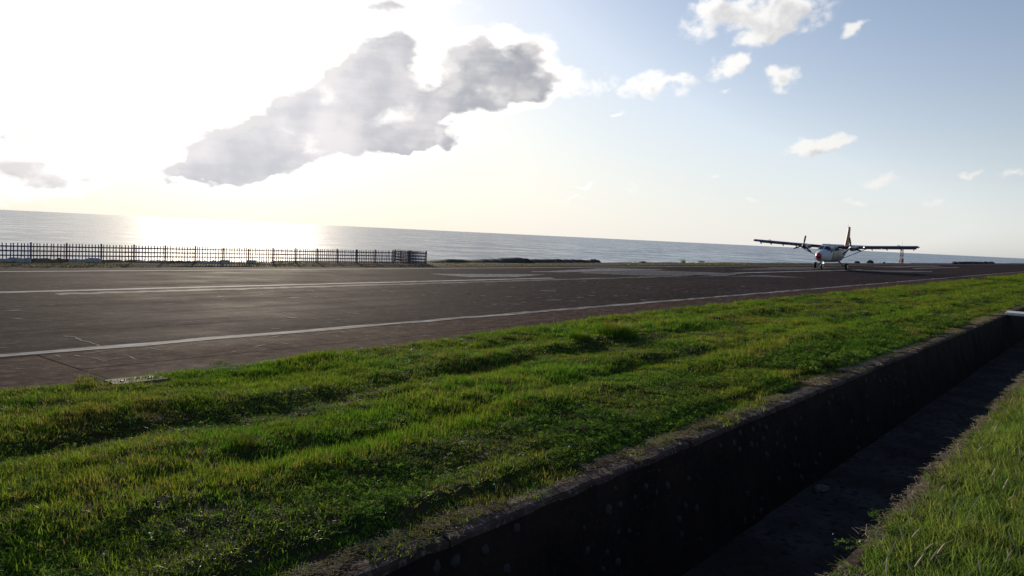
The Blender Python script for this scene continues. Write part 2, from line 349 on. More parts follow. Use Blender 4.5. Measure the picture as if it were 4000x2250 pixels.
def soil_mat(name, c0, c1, c2, sc=0.6):
    m, nt, p, o = newmat(name); v = objvec(nt, geo=True)
    n = noise(nt, v, sc, 6, 0.65); n2 = noise(nt, v, sc * 8, 4, 0.6)
    col = mixc(nt, sstep(nt, n.outputs['Fac'], 0.38, 0.62), c0, c1)
    col = mixc(nt, sstep(nt, n2.outputs['Fac'], 0.48, 0.66), col, c2)
    nt.links.new(col, p.inputs['Base Color']); p.inputs['Roughness'].default_value = 0.95; p.inputs['Specular IOR Level'].default_value = 0.02
    bump(nt, p, n2.outputs['Fac'], 0.8, 0.03); return m
M['soil'] = soil_mat('grassy_soil', (0.022, 0.028, 0.010), (0.035, 0.040, 0.014), (0.045, 0.034, 0.018))
M['coast'] = soil_mat('coastal_earth', (0.060, 0.045, 0.032), (0.095, 0.075, 0.048), (0.07, 0.075, 0.028), 0.4)
M['floor'] = soil_mat('ditch_floor_mud', (0.036, 0.029, 0.026), (0.066, 0.056, 0.052), (0.022, 0.019, 0.013), 0.9)
def masonry_mat(name, c0, c1, c2):
    m, nt, p, o = newmat(name); v = objvec(nt, geo=True)
    n = noise(nt, v, 1.1, 6, 0.65); n2 = noise(nt, v, 14, 5, 0.6)
    col = mixc(nt, sstep(nt, n.outputs['Fac'], 0.36, 0.64), c0, c1)
    col = mixc(nt, math_(nt, 'MULTIPLY', sstep(nt, n2.outputs['Fac'], 0.52, 0.7), 0.7), col, c2)
    nt.links.new(col, p.inputs['Base Color']); p.inputs['Roughness'].default_value = 0.9; p.inputs['Specular IOR Level'].default_value = 0.06
    bump(nt, p, math_(nt, 'ADD', n2.outputs['Fac'], n.outputs['Fac']), 0.8, 0.02); return m
M['wall'] = masonry_mat('mossy_masonry', (0.012, 0.009, 0.008), (0.026, 0.016, 0.013), (0.024, 0.026, 0.014))
M['cobble'] = simple('cobble_stone', (0.034, 0.030, 0.029), 0.8, var=0.5, scale=9, spec=0.2)
M['coping'] = masonry_mat('mossy_coping', (0.036, 0.022, 0.017), (0.075, 0.054, 0.046), (0.19, 0.16, 0.145))
M['lava'] = simple('black_lava_rock', (0.018, 0.017, 0.018), 0.8, var=0.4, scale=5, bmp=0.02)
M['plinth_grey'] = simple('grey_plinth', (0.30, 0.30, 0.31), 0.8, var=0.3, scale=6, bmp=0.01)
M['plinth_brown'] = simple('brown_plinth', (0.17, 0.11, 0.085), 0.85, var=0.45, scale=9, bmp=0.015)
M['navy'] = simple('navy_paint', (0.035, 0.040, 0.13), 0.5, var=0.25, scale=6)
M['maroon'] = simple('maroon_paint', (0.13, 0.020, 0.025), 0.5, var=0.25, scale=6)
M['picket'] = simple('slate_picket_paint', (0.10, 0.09, 0.10), 0.5, var=0.3, scale=6)
M['glare_rail'] = simple('glare_thinned_rail', (0.09, 0.035, 0.02), 0.7, var=0.3, scale=10)  # rails washed by glare: the effect is put into colour and thickness

def leaf_mat(name, cols, trans=0.45, patch=0.45, rough=0.5, spec=0.25):
    """cols: main, alternate, dry; mixes by place and by tuft"""
    m, nt, p, o = newmat(name); v = objvec(nt, geo=True)
    n = noise(nt, v, patch, 4, 0.6); n2 = noise(nt, v, 2.6, 3, 0.6); oi = nt.nodes.new('ShaderNodeObjectInfo')
    col = mixc(nt, sstep(nt, n.outputs['Fac'], 0.38, 0.62), cols[0], cols[1])
    f = math_(nt, 'ADD', math_(nt, 'MULTIPLY', n2.outputs['Fac'], 0.55), math_(nt, 'MULTIPLY', oi.outputs['Random'], 0.45))
    f = math_(nt, 'ADD', f, math_(nt, 'MULTIPLY', math_(nt, 'SUBTRACT', noise(nt, v, 0.33, 3).outputs['Fac'], 0.46), 0.8))
    col = mixc(nt, sstep(nt, f, 0.54, 0.80), col, cols[2])
    hsv = nt.nodes.new('ShaderNodeHueSaturation'); nt.links.new(col, hsv.inputs['Color'])
    nt.links.new(sstep(nt, oi.outputs['Random'], 0, 1, 0.72, 1.25), hsv.inputs['Value']); col = hsv.outputs[0]
    nt.links.new(col, p.inputs['Base Color']); p.inputs['Roughness'].default_value = rough; p.inputs['Specular IOR Level'].default_value = spec
    t = nt.nodes.new('ShaderNodeBsdfTranslucent'); ms = nt.nodes.new('ShaderNodeMixShader'); ms.inputs[0].default_value = trans
    nt.links.new(vmath(nt, 'MULTIPLY', col, (1.5, 1.5, 0.8)), t.inputs['Color'])
    nt.links.new(p.outputs[0], ms.inputs[1]); nt.links.new(t.outputs[0], ms.inputs[2]); nt.links.new(ms.outputs[0], o.inputs[0])
    return m
M['grass'] = leaf_mat('mown_grass', ((0.084, 0.185, 0.018), (0.138, 0.205, 0.024), (0.165, 0.145, 0.042)), 0.42, rough=0.65, spec=0.03)
M['tall_grass'] = leaf_mat('tall_grass', ((0.112, 0.195, 0.038), (0.15, 0.215, 0.05), (0.19, 0.18, 0.07)), 0.45, rough=0.55, spec=0.05)
M['clover'] = leaf_mat('broad_leaf_weed', ((0.055, 0.120, 0.022), (0.075, 0.130, 0.03), (0.085, 0.12, 0.03)), 0.4, rough=0.75, spec=0.015)
M['dry'] = leaf_mat('dry_grass', ((0.30, 0.245, 0.195), (0.36, 0.30, 0.245), (0.17, 0.13, 0.10)), 0.2, rough=0.8, spec=0.03)
M['tuft_dry'] = leaf_mat('withered_tuft', ((0.095, 0.11, 0.022), (0.12, 0.11, 0.03), (0.14, 0.11, 0.04)), 0.4)
M['petal'] = simple('white_petal', (0.75, 0.75, 0.72), 0.6, var=0.05)
M['seed'] = simple('pale_seed_head', (0.46, 0.36, 0.20), 0.8, var=0.25, scale=20)
def sea_mat():
    m, nt, p, o = newmat('sea_water'); v = objvec(nt, geo=True)
    p.inputs['Base Color'].default_value = (0.050, 0.100, 0.160, 1); p.inputs['Roughness'].default_value = SEA_ROUGH; p.inputs['IOR'].default_value = 1.33; p.inputs['Specular IOR Level'].default_value = SEA_SPEC
    def layer(sc, rot, k):
        mp = nt.nodes.new('ShaderNodeMapping'); mp.inputs['Scale'].default_value = sc; mp.inputs['Rotation'].default_value = (0, 0, rot); nt.links.new(v, mp.inputs[0])
        return math_(nt, 'MULTIPLY', noise(nt, mp.outputs[0], 1.0, 4, 0.6).outputs['Fac'], k)
    h = math_(nt, 'ADD', math_(nt, 'ADD', layer((0.035, 0.012, 1), 0.45, 2.4), layer((0.22, 0.09, 1), 0.7, 0.75)), layer((1.1, 0.5, 1), 0.3, 0.2))
    r1 = noise(nt, v, 0.016, 6, 0.68); r2 = noise(nt, v, 0.10, 4, 0.6)
    rv = math_(nt, 'ADD', math_(nt, 'MULTIPLY', r1.outputs['Fac'], 0.55), math_(nt, 'MULTIPLY', r2.outputs['Fac'], 0.45))
    nt.links.new(sstep(nt, rv, 0.34, 0.66, SEA_ROUGH * 0.62, SEA_ROUGH * 1.42), p.inputs['Roughness'])      # breeze-ruffled and smoother water
    bump(nt, p, h, 1.0, SEA_BUMP)
    return m
M['sea'] = sea_mat()
# ------------------------------------------------------------------ large structure
def edge_y(x):                                              # where the verge meets the runway shoulder
    x = np.asarray(x, float); t = np.clip((x - 6) / 22, 0, 1); return 11.85 + 1.25 * t * t * (3 - 2 * t)
def skew(x): return 0.0062 * x                              # the painted lines run very slightly off the verge
VP_D = [4.4, 4.75, 5.2, 5.6, 6.0, 6.45, 6.85, 7.25, 7.6, 8.2, 8.8, 9.15, 9.6, 10.2, 11.0, 11.6, 12.4, 13.4]
VP_Z = [-.085, -.085, -.09, -.13, -.10, .09, .06, -.05, .05, .01, -.06, -.08, .07, .02, .02, .03, .0, -.03]
def verge_z(x, y):
    x = np.asarray(x, float); y = np.asarray(y, float)
    ys = y - (edge_y(x) - 11.85) * np.clip((y - 4.6) / 7.3, 0, 1)
    ys = ys + (vn(x * 0.28, y * 0.05, 5) - .5) * 0.9 * np.clip((ys - 4.8) / .8, 0, 1) * np.clip((11.8 - ys) / .8, 0, 1)
    amp = 0.12 + 0.85 * vn(x * 0.26, y * 0.35, 9)
    z = np.interp(ys, VP_D, VP_Z) * amp
    z = np.where(ys < 5.0, np.interp(ys, VP_D, VP_Z), z)
    f = np.clip((ys - 4.75) / .5, 0, 1) * np.clip((12.2 - ys) / .6, 0, 1)
    return z + f * ((fbm(x * 0.55, y * 1.1, 21, 4) - .5) * 0.20 + (vn(x * 2.4, y * 3.1, 31) - .5) * 0.05)
xs = np.concatenate([np.arange(-12, 0, .5), np.arange(0, 26, .2), np.arange(26, 60, .5), np.arange(60, 200, 2.), np.arange(200, 1201, 25.)])
vv = np.concatenate([np.arange(0, .9, .06), np.array([.9, .94, .97, 1.0])])
T = np.linspace(0, 1, 84)
X = np.repeat(xs[:, None], 84, 1); Y = 4.57 + (edge_y(X) + .25 - 4.57) * T[None, :]
tag(grid('verge', X, Y, verge_z(X, Y), M['soil']), 'grassy soil of the verge between the runway and the ditch', 'ground', kind='structure')
# the land that carries the runway and falls to the sea
xs = np.concatenate([np.arange(-400, -20, 40.), np.arange(-20, 130, 1.2), np.arange(130, 420, 4.), np.arange(420, 2001, 60.)])
prof = np.array([[11.2, -.35], [12.6, -.16], [15.5, -.12], [37.4, -.12], [37.9, -.05], [38.6, .0], [39.6, .01], [40.6, .03], [41.6, .02], [42.4, .0], [43.0, -.03], [43.6, -.2], [44.4, -.8], [46, -2.5], [50, -6], [58, -12], [75, -14]])
X = np.repeat(xs[:, None], len(prof), 1); Y = np.repeat(prof[None, :, 0], len(xs), 0).copy(); Z = np.repeat(prof[None, :, 1], len(xs), 0).copy()
k = (Y > 38); Z += k * (fbm(X * .5, Y * .9, 3) - .5) * .16; Y += (Y > 41) * (vn(X * .12, Y * 0, 8) - .5) * 1.1
tag(grid('ground', X, Y, Z, M['coast']), 'brown earth strip along the seaward edge of the runway', 'ground', kind='structure')
# land on the photographer's side
xs = np.concatenate([np.arange(-400, -10, 30.), np.arange(-10, 40, .4), np.arange(40, 200, 4.), np.arange(200, 1201, 50.)])
ys = np.concatenate([[-900, -300, -80, -20], np.arange(-8, 1.2, .35), [1.2, 1.4, 1.48, 1.52]])
X = np.repeat(xs[:, None], len(ys), 1); Y = np.repeat(ys[None], len(xs), 0)
def bank_z(x, y): return -.03 + (fbm(np.asarray(x) * .7, np.asarray(y) * .7, 40) - .5) * .10 * np.clip((1.45 - np.asarray(y)) / .4, 0, 1)
tag(grid('near_bank', X, Y, bank_z(X, Y), M['soil']), 'grassy bank on the near side of the ditch', 'ground', kind='structure')
# ditch
xs = np.concatenate([np.arange(-12, 60, .3), np.arange(60, 300, 4.)]); ys = np.linspace(1.95, 4.06, 11)
X = np.repeat(xs[:, None], 11, 1); Y = np.repeat(ys[None], len(xs), 0)
tag(grid('ditch_floor', X, Y, -1.5 + (fbm(X * 1.3, Y * 1.3, 50) - .5) * .06, M['floor']), 'dark muddy floor of the drainage ditch', 'ditch floor', kind='structure')

def ditch_wall(name, label, y_top, y_bot, z_top, side):
    root = tag(empty(name), label, 'ditch wall')
    xs = np.concatenate([np.arange(-12, 40, .16), np.arange(40, 300, 3.)]); t = np.linspace(0, 1, 15)
    X = np.repeat(xs[:, None], 15, 1); Y = y_top + (y_bot - y_top) * t[None] + 0 * X; Z = z_top + (-1.56 - z_top) * t[None] + 0 * X
    nz = (fbm(X * 2.2, Z * 2.6, 60 + int(side), 4) - .5) * .075 * np.minimum(1, t[None] * 8)
    grid('masonry', X, Y - side * nz, Z, M['wall'], parent=root)
    return root
far_wall = ditch_wall('ditch_wall', 'dark mossy masonry wall of the ditch below the grass verge', 4.30, 3.95, -.13, 1)
near_wall = ditch_wall('ditch_wall', 'masonry wall of the ditch below the tall grass in the foreground', 1.60, 2.05, -.08, -1)
def coping(root, ya, yb, z, xs):
    for a, b in zip(xs[:-1], xs[1:]):
        n = max(2, int((b - a) / .22)); g = .012; R = []
        for i in range(n + 1):
            x = a + g + (b - a - 2 * g) * i / n
            j = (random.random() - .5) * .035; k = (random.random() - .5) * .05; h = (random.random() - .5) * .016
            R.append([(x, ya + j, z - .07), (x, ya + j, z - .02 + h), (x, ya + .03 + j, z + h), (x, (ya + yb) / 2, z + .012 + h), (x, yb + k, z + h * .5), (x, yb + k, z - .07)])
        MB().loft(R).build('coping_slab', M['coping'], root)
coping(far_wall, 4.285, 4.58, -.075, [-9.0, -4.3, .2, 4.74, 9.3, 13.9, 18.4, 23, 27.6, 32, 37, 42, 47, 53, 60, 70, 85, 105, 140, 200, 290])
coping(near_wall, 1.44, 1.635, -.02, [-9, -4, .5, 5.1, 9.6, 14.1, 18.6, 23, 28, 34, 42, 60, 90, 150, 290])
# rounded stones set in the mossy wall
def cobble_mesh(seed):
    r = random.Random(seed); bm = bmesh.new(); bmesh.ops.create_icosphere(bm, subdivisions=2, radius=1)
    for v in bm.verts:
        v.co *= 1 + (r.random() - .5) * .28
        v.co.z *= .6
    bmesh.ops.delete(bm, geom=[v for v in bm.verts if v.co.z < -.25], context='VERTS')
    me = bpy.data.meshes.new('stone'); bm.to_mesh(me); bm.free(); me.materials.append(M['cobble']); me.shade_smooth(); return me
CB = [cobble_mesh(i) for i in range(5)]
wn = Vector((0, -1.40, .35)).normalized(); wq = wn.to_track_quat('Z', 'Y')
placed = []
tries = 0
while len(placed) < 170 and tries < 9000:
    tries += 1
    x = 2.0 + 20 * random.random() ** 1.5; t = .06 + .86 * random.random()
    if vn(x * 1.1, t * 2.2, 66) < .42 or any((x - a) ** 2 + ((t - b) * 1.6) ** 2 < .17 ** 2 for a, b in placed): continue
    placed.append((x, t))
    p = Vector((x, 4.30 - .35 * t, -.13 - 1.43 * t)); s = random.uniform(.028, .062)
    e = (wq @ Euler((0, 0, random.random() * 6.28)).to_quaternion()).to_euler()
    link('stone', CB[random.randrange(5)], far_wall, p - wn * .012, e, (s * random.uniform(.8, 1.3), s, s))

# runway
def strip(name, pts, w, z, mat, parent=None, jit=0.0, step=None, kind=None):
    """a flat strip along a polyline (x, y); w: full width"""
    P = [Vector((p[0], p[1])) for p in pts]
    if step:
        Q = [P[0]]
        for a, b in zip(P[:-1], P[1:]):
            n = max(1, int((b - a).length / step)); Q += [a.lerp(b, (i + 1) / n) for i in range(n)]
        P = Q
    V = []; F = []
    for i, p in enumerate(P):
        d = (P[min(i + 1, len(P) - 1)] - P[max(i - 1, 0)]).normalized(); nrm = Vector((-d.y, d.x))
        a = w / 2 + (random.random() - .5) * jit; b = w / 2 + (random.random() - .5) * jit
        V += [(p.x + nrm.x * a, p.y + nrm.y * a, z), (p.x - nrm.x * b, p.y - nrm.y * b, z)]
        if i: F.append((2 * i - 2, 2 * i - 1, 2 * i + 1, 2 * i))
    o = mk(name, V, F, mat, parent)
    if kind: o['kind'] = kind
    return o
def poly(name, pts, z, mat, parent=None, wob=0.25, step=1.2):
    Q = []
    for a, b in zip(pts, pts[1:] + pts[:1]):
        a, b = Vector(a), Vector(b); n = max(1, int((b - a).length / step))
        for i in range(n): Q.append(a.lerp(b, i / n) + Vector((random.uniform(-wob, wob), random.uniform(-wob, wob))))
    return mk(name, [(q.x, q.y, z) for q in Q], [tuple(range(len(Q)))], mat, parent)
xs = np.concatenate([np.arange(-160, 0, 20.), np.arange(0, 140, 1.5), np.arange(140, 1301, 20.)]); ys = np.linspace(0, 1, 16)
X = np.repeat(xs[:, None], 16, 1); Y = 14.78 + skew(np.minimum(X, 150)) + (37.5 + .03 * np.clip(X - 40, 0, 100) * 0 - 14.78) * ys[None]
runway = tag(grid('runway', X, Y, (0 * X), M['asphalt']), 'dark worn asphalt runway beside the sea', 'runway', kind='structure')
tag(empty('runway_shoulder'), None, None)
shoulder = bpy.data.objects['runway_shoulder']; tag(shoulder, 'brownish concrete slabs between the grass verge and the white edge line', 'pavement', kind='structure')
jx = [-14.6, -10.6, -6.5, -2.5, 1.4, 5.47, 9.5, 13.5, 17.6, 21.6, 25.7, 29.7, 34, 38, 42, 46, 50, 55, 60, 66, 72, 80, 90, 100, 120, 150, 200, 300, 500, 900]
for a, b in zip(jx[:-1], jx[1:]):
    for lo, hi in ((0, 1), (1, 2)):
        g = .009; dz = random.uniform(-.002, .004) - .004
        def yy(x, k):
            mid = 13.05 + .0075 * min(x, 150); return (float(edge_y(x)) - .5, mid, 14.772 + skew(min(x, 150)))[k]
        V = []
        n = 4
        for i in range(n + 1):
            x = a + g + (b - a - 2 * g) * i / n
            V += [(x, yy(x, lo) + g, dz), (x, yy(x, hi) - g, dz), (x, yy(x, lo) + g, -.11), (x, yy(x, hi) - g, -.11)]
        F = []
        for i in range(n):
            q = 4 * i; F += [(q, q + 4, q + 5, q + 1), (q, q + 2, q + 6, q + 4), (q + 1, q + 5, q + 7, q + 3)]
        F += [(0, 1, 3, 2), (4 * n, 4 * n + 2, 4 * n + 3, 4 * n + 1)]
        mk('concrete_slab', V, F, M['shoulder'], shoulder)
def ln(d, a, b, w, mat, name, jit=.0, z=.004, k=1):
    pts = [(x, d + skew(min(x, 150)) * k) for x in (a, 150, b)] if a < 150 < b else [(a, d + skew(a) * k), (b, d + skew(min(b, 150)) * k)]
    return strip(name, pts, w, z, mat, runway, jit, .35 if b - a < 400 else .8)
ln(14.98, -60, 400, .34, M['paint'], 'edge_line', .16)
ln(35.55, -60, 400, .38, M['paint_good'], 'edge_line', .06)
for a, b in ((-24, -8), (6.0 - 14, 38.0)): pass
ln(26.62, -30, 37.8, .44, M['paint_good'], 'centre_line', .05)
ln(26.9, 66, 108, .6, M['paint_good'], 'centre_line', .05)
ln(26.9, 140, 182, .6, M['paint_good'], 'centre_line', .05)
ln(25.55, 10, 58, .55, M['paint_faint'], 'faded_line', .3)
ln(19.3, -40, 8.6, .035, M['joint'], 'joint_line', .01); ln(17.95, -10, 10.2, .045, M['joint'], 'joint_line', .02)
ln(22.4, 12, 60, .04, M['joint'], 'joint_line', .02); ln(32.0, -20, 60, .08, M['joint'], 'joint_line', .05)
ln(17.75, 9.6, 12.4, .035, M['crack_fill'], 'sealed_crack', .06)
def crack(pts, w, mat=M['crack_fill'], z=.005): strip('sealed_crack', pts, w, z, mat, runway, w * .9, .09)
crack([(6.70, 16.81), (6.82, 16.55), (6.74, 16.11), (6.76, 15.7), (6.72, 15.24)], .06)
crack([(13.21, 19.25), (13.05, 18.4), (12.97, 17.7)], .06)
crack([(12.9, 16.9), (12.8, 16.0), (12.9, 15.3)], .03)
crack([(21.5, 17.9), (21.3, 17.0)], .07)
crack([(9.0, 21.5), (8.8, 20.3), (9.0, 19.6)], .025, M['joint']); crack([(4.4, 17.6), (4.9, 16.2), (4.7, 15.3)], .03, M['joint'])
crack([(17.5, 24.5), (17.1, 22.6), (17.3, 20.4)], .03, M['joint']); crack([(26, 22.0), (25.5, 19.0), (25.8, 16.2)], .05, M['joint'])
poly('paint_patch', [(15.85, 22.12), (16.3, 22.12), (16.35, 21.94), (15.9, 21.94)], .004, M['patch'], runway, .02, .2)
poly('concrete_patch', [(31.9, 31.3), (40.7, 29.6), (35.9, 28.0), (32.4, 28.7)], .004, M['patch'], runway, .12)
poly('concrete_patch', [(45.6, 30.3), (56.5, 33.2), (66.4, 26.6), (57.0, 24.9), (47.8, 27.6)], .004, M['patch_dull'], runway, .35)
poly('concrete_patch', [(41.9, 31.75), (56.0, 34.4), (63.5, 32.6), (45.0, 30.9)], .0045, M['patch'], runway, .25)
poly('concrete_patch', [(70, 30.5), (96, 34.0), (120, 32.5), (92, 29.6)], .004, M['patch_dull'], runway, .3)
poly('concrete_patch', [(100, 28.3), (128, 22.6), (121, 21.6), (104, 23.6)], .004, M['patch_dull'], runway, .3)
poly('concrete_patch', [(57.5, 24.5), (66, 24.8), (67, 21.4), (60.8, 23.6)], .0046, M['patch_dull'], runway, .2)
poly('concrete_patch', [(130, 33), (190, 34), (185, 31), (140, 30)], .004, M['patch_dull'], runway, .4)
# pale scrapes across the concrete shoulder: each a thin worn streak on a slab
mb = MB()
for i in range(150):
    x = random.uniform(3, 60); y0 = random.uniform(13.1, 14.75) + .0062 * x; L = random.uniform(.15, .8); w = random.uniform(.012, .035)
    a = random.gauss(0, .12) + (0 if random.random() < .6 else 1.3)
    dx, dy = math.sin(a) * L / 2, math.cos(a) * L / 2; dy = min(dy, .4)
    if y0 + dy > 14.7 + .0062 * x or y0 - dy < 13.1 + .0075 * x: continue
    nx, ny = dy / L * w * 2, -dx / L * w * 2
    n = len(mb.v); mb.add([(x - dx - nx * .3, y0 - dy - ny * .3, .0042), (x - dx + nx * .3, y0 - dy + ny * .3, .0042), (x + nx, y0 + ny, .0042), (x + dx, y0 + dy, .0042), (x - nx, y0 - ny, .0042)], [(0, 1, 2, 3, 4)])
s_ = mb.build('scrape_marks', M['paint_faint'], shoulder); s_['kind'] = 'stuff'

# pale flecks of old paint and aggregate on the asphalt
mb = MB()
for i in range(420):
    x = random.uniform(4, 46); y = 15.6 + 11 * random.random() ** .8
    if vn(x * .3, y * .4, 181) < .40: continue
    L = random.uniform(.05, .26) * (1.4 if x > 20 else 1); n = 6; a0 = random.random() * 6
    k = len(mb.v); mb.add([(x + L * random.uniform(.5, 1) * math.cos(a0 + 6.283 * j / n), y + L * .6 * random.uniform(.4, 1) * math.sin(a0 + 6.283 * j / n), .0044) for j in range(n)], [tuple(range(n))])
s_ = mb.build('paint_flecks', M['patch_dull'], runway); s_['kind'] = 'stuff'

# sea
R = 60000; pts = [0] + list(np.geomspace(30, R, 40)); nA = 72; V = [(60, 300, -10)]; F = []
for r in pts[1:]:
    for a in range(nA): V.append((60 + r * math.cos(2 * math.pi * a / nA), 300 + r * math.sin(2 * math.pi * a / nA), -10))
for a in range(nA): F.append((0, 1 + a, 1 + (a + 1) % nA))
for k in range(len(pts) - 2):
    for a in range(nA):
        i, j = 1 + k * nA + a, 1 + k * nA + (a + 1) % nA; F.append((i, i + nA, j + nA, j))
tag(mk('sea', V, F, M['sea']), 'calm grey sea with the sun glittering on it, out to the horizon', 'sea', kind='structure')
# ------------------------------------------------------------------ plants
ASSETS = bpy.data.collections.new('plant_meshes')            # not linked to the scene: only instanced by the geometry nodes below
def blade(V, F, base, az, lean, h, w, curl=.45):
    dx, dy = math.cos(az), math.sin(az); px, py = -dy, dx
    P = [(0, 0, 0, 1), (.35 * lean * curl, .45 * h, .9), (lean, h * (1 - .25 * lean / max(h, .01) * .5), 0)]
    n = len(V); b = base
    V += [(b[0] - px * w, b[1] - py * w, b[2]), (b[0] + px * w, b[1] + py * w, b[2])]
    m = .35 * lean; V += [(b[0] + dx * m - px * w * .8, b[1] + dy * m - py * w * .8, b[2] + h * .58), (b[0] + dx * m + px * w * .8, b[1] + dy * m + py * w * .8, b[2] + h * .58)]
    V += [(b[0] + dx * lean, b[1] + dy * lean, b[2] + h)]
    F += [(n, n + 1, n + 3, n + 2), (n + 2, n + 3, n + 4)]
def asset(name, V, F, mat):
    me = bpy.data.meshes.new(name); me.from_pydata(V, [], F); me.update(); me.materials.append(mat)
    return me
def tuft(name, n, rad, h, lean, w, mat, seed):
    r = random.Random(seed); V = []; F = []
    for i in range(n):
        q = rad * math.sqrt(r.random()); t = r.random() * 6.283
        hh = h * r.uniform(.45, 1.15); blade(V, F, (q * math.cos(t), q * math.sin(t), -.01), t + r.gauss(0, .9), hh * lean * r.uniform(.2, 1.4), hh, w * r.uniform(.7, 1.3))
    return asset(name, V, F, mat)
def leafy(name, n, rad, h, size, mat, seed):
    r = random.Random(seed); V = []; F = []
    for i in range(n):
        q = rad * math.sqrt(r.random()); t = r.random() * 6.283; z = h * r.uniform(.4, 1.1); a = r.random() * 6.283; s = size * r.uniform(.6, 1.3)
        c = Vector((q * math.cos(t), q * math.sin(t), z)); e = Euler((r.gauss(0, .45), r.gauss(0, .45), a)).to_matrix()
        for k in range(3):
            b = e @ Euler((0, 0, k * 2.09)).to_matrix(); k0 = len(V)
            V += [tuple(c + b @ Vector(p) * s) for p in ((0, 0, 0), (.55, -.42, .10), (1.1, 0, .02), (.55, .42, .10))]
            F.append((k0, k0 + 1, k0 + 2, k0 + 3))
    return asset(name, V, F, mat)
def flower(name, mat, seed, h=.1):
    r = random.Random(seed); V = []; F = []
    for k in range(6):
        a = k * 1.047; c, s = math.cos(a), math.sin(a); n = len(V)
        V += [(0, 0, h), (c * .008 - s * .005, s * .008 + c * .005, h + .003), (c * .015, s * .015, h), (c * .008 + s * .005, s * .008 - c * .005, h + .003)]; F.append((n, n + 1, n + 2, n + 3))
    return asset(name, V, F, mat)
def scatter(name, xyz, rot, scl, meshes, label, cat, parent=None):
    col = bpy.data.collections.new(name + '_meshes')
    for i, me in enumerate(meshes):
        o = bpy.data.objects.new('%s_piece_%02d' % (name, i), me); col.objects.link(o)
    me = bpy.data.meshes.new(name); n = len(xyz)
    me.vertices.add(n); me.vertices.foreach_set('co', np.ascontiguousarray(xyz, np.float32).ravel())
    a = me.attributes.new('rot', 'FLOAT_VECTOR', 'POINT'); a.data.foreach_set('vector', np.ascontiguousarray(rot, np.float32).ravel())
    a = me.attributes.new('scl', 'FLOAT_VECTOR', 'POINT'); a.data.foreach_set('vector', np.ascontiguousarray(scl, np.float32).ravel())
    a = me.attributes.new('pick', 'INT', 'POINT'); a.data.foreach_set('value', RNG.integers(0, len(meshes), n).astype(np.int32))
    o = bpy.data.objects.new(name, me); COL.objects.link(o); tag(o, label, cat, None, 'stuff')
    if parent: o.parent = parent
    g = bpy.data.node_groups.new(name + '_scatter', 'GeometryNodeTree')
    g.interface.new_socket('Geometry', in_out='INPUT', socket_type='NodeSocketGeometry'); g.interface.new_socket('Geometry', in_out='OUTPUT', socket_type='NodeSocketGeometry')
    gi = g.nodes.new('NodeGroupInput'); go = g.nodes.new('NodeGroupOutput')
    ci = g.nodes.new('GeometryNodeCollectionInfo'); ci.inputs['Collection'].default_value = col; ci.inputs['Separate Children'].default_value = True; ci.inputs['Reset Children'].default_value = True
    ip = g.nodes.new('GeometryNodeInstanceOnPoints'); ip.inputs['Pick Instance'].default_value = True
    def attr(nm, ty):
        q = g.nodes.new('GeometryNodeInputNamedAttribute'); q.data_type = ty; q.inputs['Name'].default_value = nm; return q.outputs['Attribute']
    g.links.new(gi.outputs[0], ip.inputs['Points']); g.links.new(ci.outputs[0], ip.inputs['Instance'])
    g.links.new(attr('pick', 'INT'), ip.inputs['Instance Index']); g.links.new(attr('rot', 'FLOAT_VECTOR'), ip.inputs['Rotation']); g.links.new(attr('scl', 'FLOAT_VECTOR'), ip.inputs['Scale'])
    g.links.new(ip.outputs[0], go.inputs[0])
    md = o.modifiers.new('scatter', 'NODES'); md.node_group = g
    return o
def rots(n, tilt=.12): return np.stack([RNG.normal(0, tilt, n), RNG.normal(0, tilt, n), RNG.uniform(0, 6.283, n)], -1)

# mown grass of the verge; denser close by, coarser far off
G = [tuft('grass_tuft', 15, .085, .085, .85, .0042, M['grass'], i) for i in range(5)] + [tuft('grass_tuft', 13, .09, .05, 1.4, .0048, M['grass'], 20 + i) for i in range(3)] + [tuft('dry_tuft', 9, .10, .055, 1.5, .0032, M['tuft_dry'], 30)]
def zone(x0, x1, dens, y0=4.40, extra=.12):
    n = int((x1 - x0) * 8.3 * dens); x = RNG.uniform(x0, x1, n); ye = edge_y(x) + extra * (vn(x * 1.7, x * 0, 77) * 2.2 - .7)
    y = y0 + (ye - y0) * RNG.uniform(0, 1, n)
    y = y + (vn(x * 3.1, y * 0, 78) - .35) * .22 * (y < 5.1)
    return x, y
px, py, ps = [], [], []
for x0, x1, dn, sc in ((-8, 0, 60, 1.0), (0, 9, 260, .92), (9, 16, 170, 1.0), (16, 28, 85, 1.25), (28, 50, 40, 1.7), (50, 90, 16, 2.4), (90, 260, 5, 3.6)):
    x, y = zone(x0, x1, dn); px.append(x); py.append(y); ps.append(np.full(len(x), sc))
x = np.concatenate(px); y = np.concatenate(py); s = np.concatenate(ps)
tall = fbm(x * .45, y * .9, 91, 3); bare = vn(x * .9, y * 1.6, 95)
ridge = np.interp(y - (edge_y(x) - 11.85) * np.clip((y - 4.6) / 7.3, 0, 1), VP_D, VP_Z)
h = (.46 + .85 * np.clip((tall - .32) * 2.2, 0, 1) + 3.0 * np.clip(ridge, -.08, .09)) * RNG.uniform(.75, 1.3, len(x))
h *= np.where(s > 1.3, .75, 1.0)
keep = (RNG.uniform(0, 1, len(x)) < .42 + 1.1 * bare) & ~((y < 4.8) & (RNG.uniform(0, 1, len(x)) < .30 + .7 * (vn(x * .8, x * 0, 79) > .55)))
x, y, s, h = x[keep], y[keep], s[keep], h[keep]
scatter('verge_grass', np.stack([x, y, verge_z(x, y)], -1), rots(len(x), .16), np.stack([s, s, s * np.clip(h, .35, 2.2)], -1), G, 'short green grass growing on the verge between runway and ditch', 'grass')
